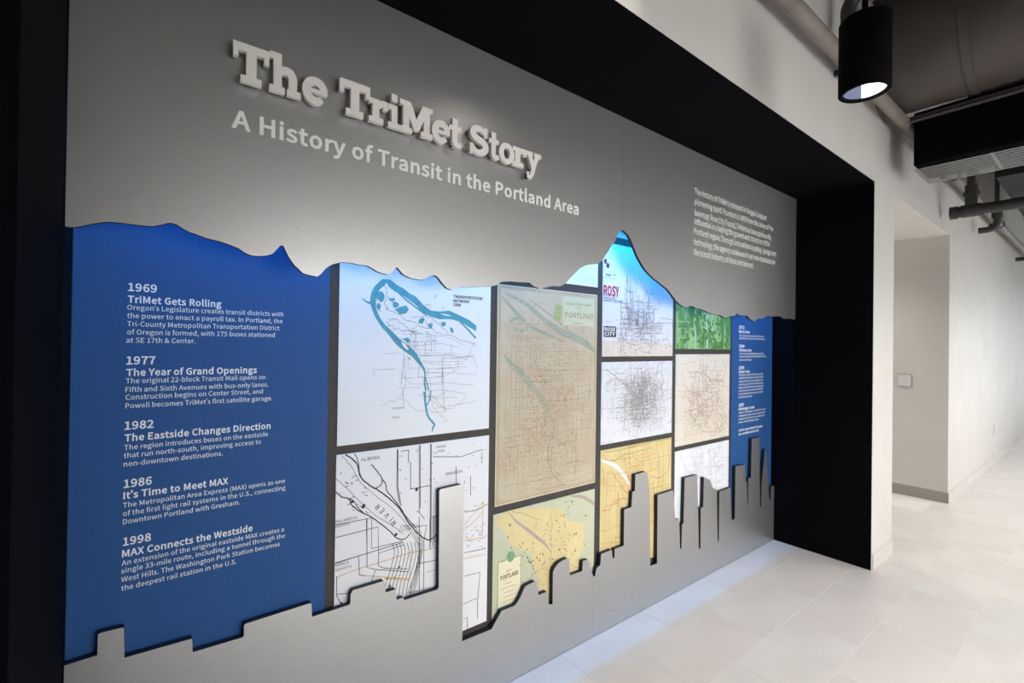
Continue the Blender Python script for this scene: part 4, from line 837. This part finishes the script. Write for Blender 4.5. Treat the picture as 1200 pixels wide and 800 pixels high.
G = {
 'T': [rect(0, .79, .95, 1), rect(.004, .62, .14, .9), rect(.81, .62, .946, .9), rect(.34, .06, .61, .9), rect(.20, 0, .75, .18)],
 'h': [rect(.12, .05, .37, 1.055), rect(0, .88, .3, 1.06), rect(0, 0, .47, .17), rect(.54, 0, .98, .17), rib([(.30, .50, .12), (.38, .60, .20), (.50, .64, .22), (.64, .60, .26), (.715, .48, .26), (.72, .3, .26), (.72, .06, .26)])],
 'e': [rib(arc(.36, .36, .255, .275, 8, 318, lambda t: .23 if t < .8 else .23-.3*(t-.8))), rect(.14, .30, .70, .42), rib([(.61, .42, .18), (.615, .37, .19), (.61, .31, .2)])],
 'r': [rect(.12, .05, .37, .715), rect(0, .56, .3, .72), rect(0, 0, .52, .17), rib([(.30, .44, .12), (.38, .57, .18), (.50, .635, .19), (.60, .63, .18)]), rect(.51, .46, .68, .72)],
 'i': [rect(.13, .05, .38, .715), rect(0, .56, .3, .72), rect(0, 0, .51, .17), rect(.12, .84, .38, 1.06)],
 'M': [rect(.11, .05, .34, .99), rect(.91, .05, 1.14, .99), rect(0, 0, .46, .17), rect(.79, 0, 1.25, .17), rect(0, .84, .3, 1), rect(.95, .84, 1.25, 1), [(.12, .995), (.40, .995), (.625, .50), (.85, .995), (1.13, .995), (.72, .14), (.53, .14)]],
 't': [rect(.13, .2, .38, .96), rect(0, .56, .54, .72), rib([(.255, .32, .25), (.265, .18, .25), (.33, .10, .2), (.43, .08, .18), (.55, .12, .15)])],
 'S': [rib([(.66, .74, .14), (.56, .86, .18), (.42, .91, .20), (.25, .88, .22), (.15, .75, .24), (.20, .62, .24), (.38, .53, .25), (.58, .45, .25), (.67, .31, .25), (.61, .16, .24), (.45, .085, .2), (.27, .10, .18), (.13, .24, .14)]), rect(.59, .66, .74, 1.0), rect(.03, 0, .18, .34)],
 'o': [None],
 'y': [[(.10, .66), (.38, .66), (.60, .16), (.46, -.06)], [(.60, .66), (.86, .66), (.50, -.22), (.28, -.22)], rect(0, .56, .46, .72), rect(.54, .56, .99, .72), rect(.10, -.32, .42, -.16), rect(.10, -.32, .23, -.06)],
}
Yl, Yb = 1.434, 1.448
zb = at(283.7, 95, Yl)[1]; cap = at(275, 45.5, Yl)[1]-zb-.002
title = [('T', 273, 316, 'large raised white letter T that opens the title'), ('h', 316, 353.3, 'raised white letter h between the first T and e'), ('e', 354.5, 384.5, 'raised white letter e that ends the first word'),
         ('T', 398, 434, 'raised white letter T that opens the second word'), ('r', 432.7, 455, 'raised white letter r after the second T'), ('i', 455.3, 469.5, 'raised white dotted letter i in the second word'), ('M', 469, 507.3, 'wide raised white capital M in the middle word'),
         ('e', 506.3, 528, 'raised white letter e right of the capital M'), ('t', 526.5, 541.8, 'raised white letter t that ends the second word'), ('S', 551, 573, 'raised white capital S that opens the last word'), ('t', 573.3, 585.5, 'raised white letter t after the capital S'),
         ('o', 585, 603.3, 'round raised white letter o in the last word'), ('r', 601, 617.5, 'raised white letter r before the final y'), ('y', 616, 634.5, 'raised white letter y that ends the title, its tail hanging low')]
for ch, xa, xb, lab in title:
    ym = 95+(xa-284)*.31; X0 = at(xa, ym-25, Yl)[0]; X1 = at(xb, ym-25, Yl)[0]
    b = MB()
    if ch == 'o': b.prism([(.72*q[0], q[1]) for q in ell(.5, .36, .5, .385)], 0, 1, holes=[[(.72*q[0], q[1]) for q in ell(.5, .36, .19, .20)][::-1]])
    else:
        for i, pc in enumerate(G[ch]): b.prism(pc, i*.006, 1)
    mn = min(v[0] for v in b.v); mx = max(v[0] for v in b.v); k = (X1-X0)/(mx-mn)
    b.v = [((v[0]-mn)*k, v[1]*(Yb-Yl), v[2]*cap) for v in b.v]
    o = b.build('sign_letter', M['letter']); o.location = (X0, Yl, zb); tag(o, lab, 'letter', 'raised letters of the title')
    bm = MB(); bm.tube(((X1-X0)*.48, Yb-Yl-.001, .11*cap), ((X1-X0)*.48, YU-Yl+.001, .11*cap), .003, 8); bm.build('standoff_pin', M['edge'], o)

# ------------------------------------------------------------------ pendant lamp
LX, LY, LZ0, LZ1, LR = 2.145, .6, 2.425, 2.705, .083
b = MB(); n = 40
prof = [(.0, LZ1), (LR-.006, LZ1), (LR, LZ1-.006), (LR, LZ0+.004), (LR-.004, LZ0), (LR-.014, LZ0), (LR-.016, LZ0+.012)]
vs = []
for r_, z in prof:
    for i in range(n): t = 2*math.pi*i/n; vs.append((r_*math.cos(t), r_*math.sin(t), z-LZ0))
b.add(vs, [(j*n+i, j*n+(i+1) % n, (j+1)*n+(i+1) % n, (j+1)*n+i) for j in range(len(prof)-1) for i in range(n)], 0, True)
lamp = tag(empty('pendant_lamp', (LX, LY, LZ0)), 'black cylinder pendant lamp hanging on a rod in front of the pale wall', 'lamp')
lamp.rotation_euler.z = math.radians(-74.5)
b.build('lamp_housing', M['lampblack'], lamp)
b = MB(); b.tube((0, 0, .0), (0, 0, 0), .001) if False else None
def dsk(x0, x1, r_, z, nn=32):
    pts = [(r_*math.cos(2*math.pi*i/nn), r_*math.sin(2*math.pi*i/nn)) for i in range(nn)]
    pts = [(min(max(x, x0), x1), y) for x, y in pts]; return [(x, y, z) for x, y in pts]
b.add(dsk(-.008, LR, LR-.016, .011), [tuple(range(32))]); b.build('lamp_lens', M['lens'], lamp)
b = MB(); b.add(dsk(-LR, -.008, LR-.016, .0105), [tuple(range(32))]); b.build('lamp_reflector', M['reflector'], lamp)
b = MB(); b.tube((0, 0, LZ1-LZ0-.002), (0, 0, 3.9-LZ0), .010, 14); b.build('lamp_rod', M['lampblack'], lamp)
b = MB(); b.tube((0, 0, 3.9-LZ0), (0, 0, ZC-LZ0), .012, 14); b.tube((0, 0, ZC-.03-LZ0), (0, 0, ZC-LZ0), .06, 20); b.build('ceiling_canopy', M['lampblack'], lamp)
spot('pendant_light', (LX, LY, LZ0-.01), (LX, LY, 0), 22, (1, .95, .88), 80, .05)

# ------------------------------------------------------------------ pipes and ducts
b = MB(); b.tube((-3.9, .905, 2.99), (15.9, .905, 2.99), .036, 18)
pm = tag(b.build('sprinkler_pipe', M['pipe']), 'long taupe pipe running along the top of the pale corridor wall', 'pipe')
for x in (1.4, 3.05, 5.6, 8.2): 
    b = MB(); b.tube((x-.015, .905, 2.99), (x+.015, .905, 2.99), .046, 18); b.box(x-.012, x+.012, .94, .994, 2.985, 3.015); b.build('pipe_clamp', M['darkpipe'], pm)
# big round duct crossing the corridor into the wall
DX, DZ, DR = 3.96, 3.405, .365
b = MB(); b.tube((DX, YF-.002, DZ), (DX, -2.38, DZ), DR, 48, caps=False)
du = tag(b.build('round_duct', M['duct']), 'big round grey duct crossing overhead into the wall', 'duct')
for y in (.55, .1, -.35, -.9, -1.5):
    b = MB(); b.tube((DX, y-.02, DZ), (DX, y+.02, DZ), DR+.008, 48, caps=False); b.build('seam_ring', M['duct'], du)
b = MB(); b.tube((DX, YF-.05, DZ), (DX, YF-.001, DZ), DR+.015, 48, r2=DR+.035); b.build('wall_collar', M['duct'], du)
# linear grille unit
GX0, GX1, GY0, GY1, GZ = 4.06, 4.47, .855, -2.3, 2.655
gr = tag(empty('linear_grille', ((GX0+GX1)/2, 0, GZ)), 'long overhead unit with a silver slatted underside and black housing, hung below the round duct', 'grille')
ox = (GX0+GX1)/2
b = MB(); b.box(GX0-ox, GX0-ox+.01, GY1, GY0, .035, .385); b.box(GX1-ox-.01, GX1-ox, GY1, GY0, .035, .385); b.box(GX0-ox, GX1-ox, GY1, GY0, .375, .385); b.box(GX0-ox, GX1-ox, GY0-.01, GY0, .035, .385); b.box(GX0-ox+.01, GX1-ox-.01, GY1, GY0-.01, .035, .04); b.build('housing', M['lampblack'], gr)
for k in range(10):
    x = GX0-ox+(GX1-GX0-.016)*k/9; b = MB(); b.box(x, x+.016, GY1, GY0, 0, .003); b.build('slat', M['slat'], gr)
for k in range(8):
    y = GY0-.01-k*.36; b = MB(); b.box(GX0-ox, GX1-ox, y-.008, y+.008, .003, .006); b.build('cross_bar', M['slat'], gr)
for y in (.5, -.8):
    for x in (-.12, .02): b = MB(); b.tube((x, y, .385), (x, y, .40), .006, 8); b.build('hanger_rod', M['darkpipe'], gr)
# slim rails over the grille
for i, (x, z) in enumerate(((4.045, 3.005), (4.03, 2.98))):
    b = MB(); b.tube((x, .9, z), (x, -2.3, z), .012, 10)
    tag(b.build('conduit', M['duct']), ('upper thin metal conduit above the slatted unit', 'lower thin metal conduit on the near edge of the slatted unit')[i], 'pipe', 'conduits above the slatted unit')
# dark branch pipe with tee
PX, PZ = 5.63, 2.665
b = MB(); b.path([(PX, .90, PZ), (PX, -2.3, PZ)], .046, 18)
bp = tag(b.build('branch_pipe', M['darkpipe']), 'thick black pipe crossing the passage mouth overhead, below the slatted unit', 'pipe')
b = MB(); b.tube((PX, .88, PZ), (PX, .93, PZ), .055, 18); b.build('end_coupling', M['darkpipe'], bp); b = MB(); b.tube((PX, .73, PZ), (PX, .86, PZ), .054, 18); b.tube((PX, .795, PZ), (PX, .795, PZ+.22), .042, 18); b.tube((PX, .795, PZ+.13), (PX, .795, PZ+.16), .055, 18); b.build('tee_fitting', M['darkpipe'], bp)
b = MB(); b.tube((PX, .795, PZ+.2), (PX, .795, ZC), .028, 14); b.build('riser', M['darkpipe'], bp)
# small elbow and end stub
b = MB(); b.path(smoothpath([(7.15, .95, 2.757), (7.15, .88, 2.757), (7.15, .83, 2.77), (7.15, .81, 2.82), (7.15, .81, 2.9)], 5), .032, 14); b.tube((7.15, .81, 2.87), (7.15, .81, 2.93), .044, 14)
b.path([(7.15, .81, 2.9), (7.15, .81, ZC)], .02, 10)
tag(b.build('elbow_pipe', M['darkpipe']), 'short black elbow pipe turning up near the far wall', 'pipe')
q = at(1190, 304, .95)
b = MB(); b.path([(q[0], .95, q[1]), (q[0], -1, q[1])], .03, 12); tag(b.build('far_pipe', M['darkpipe']), 'thin black pipe end farthest down the corridor at the right edge', 'pipe')
# drop rod
b = MB(); q = at(1157, 225, .7); b.tube((q[0]+.3, .80, 2.86), (q[0]+.3, .80, ZC), .009, 8); tag(b.build('drop_rod', M['pipe']), 'thin vertical hanger rod left of the dark rectangular duct', 'rod')
# dark rectangular duct along the corridor
b = MB(); b.box(6.1, 9.4, -.15, .70, 3.03, 3.42); rd = tag(b.build('rectangular_duct', M['ceil']), 'dark rectangular duct running down the corridor under the ceiling', 'duct')
for x in (7.2, 8.3): 
    b = MB(); b.box(x, x+.04, -.165, .715, 3.015, 3.435); b.build('flange', M['ceil'], rd)
# elbow duct and beam at the top of the picture
b = MB(); b.path(smoothpath([(2.97, .905, 3.04), (2.97, .905, 3.2), (2.97, .90, 3.30), (2.97, .83, 3.37), (2.97, .72, 3.385), (2.97, .3, 3.385), (2.97, -2.35, 3.385)], 6), .036, 16)
tag(b.build('elbow_pipe', M['darkpipe']), 'dark pipe rising from the taupe pipe and bending behind the pendant lamp rod', 'pipe')
b = MB(); b.tube((-3.9, .93, 3.50), (3.5, .93, 3.50), .022, 14); tag(b.build('upper_conduit', M['pipe']), 'thin brown conduit high on the wall above the taupe pipe', 'pipe')
for i, x in enumerate((3.55, 5.2, 7.0)):
    b = MB(); b.box(x-.06, x+.06, -2.38, YF-.002, ZC-.012, ZC-.0); b.box(x-.008, x+.008, -2.38, YF-.002, ZC-.22, ZC-.012); b.box(x-.06, x+.06, -2.38, YF-.002, ZC-.235, ZC-.22)
    tag(b.build('ceiling_beam', M['duct']), ('nearest', 'second', 'third')[i]+' grey steel beam under the dark ceiling', 'beam', 'steel beams under the ceiling')
# luminaires that carry the overhead lights
for i, (x, wh) in enumerate(((2.9, 'nearest'), (6.6, 'middle'), (11.2, 'farthest'))):
    lm = tag(empty('linear_luminaire', (x, -.95, 3.8)), wh+' slim linear ceiling luminaire over the corridor', 'lamp', 'linear luminaires')
    b = MB(); b.box(-1.8, 1.8, -.07, .07, .0, .06); b.build('luminaire_body', M['lampblack'], lm)
    for s in (-1.5, 1.5):
        b = MB(); b.tube((s, 0, .06), (s, 0, ZC-3.8), .005, 8); b.build('cable', M['lampblack'], lm)

# ------------------------------------------------------------------ wall devices
y0, y1 = 1.272, 1.372
th = tag(empty('thermostat', (XP, (y0+y1)/2, 1.145)), 'small pale square thermostat on the beige passage wall', 'thermostat')
b = MB(); h = (y1-y0)/2; b.box(-.022, -.006, -h, h, -.056, .056); b.build('thermostat_cover', M['white_plastic'], th)
b = MB(); b.box(-.006, 0, -h-.005, h+.005, -.062, .062); b.build('wall_plate', M['base'], th)
b = MB(); b.box(-.0235, -.022, -h*.6, h*.6, .0, .036); b.build('thermostat_screen', M['white_plastic'], th)
sp = tag(empty('socket_plate', (8.69, YF, .435)), 'small white socket plate low on the far corridor wall', 'socket')
b = MB(); b.box(-.06, .06, -.008, 0, -.075, .075); b.build('cover_plate', M['white_plastic'], sp)
for z in (.012, -.05): b = MB(); b.box(-.02, .02, -.011, -.008, z, z+.038); b.build('outlet', M['wall'], sp)
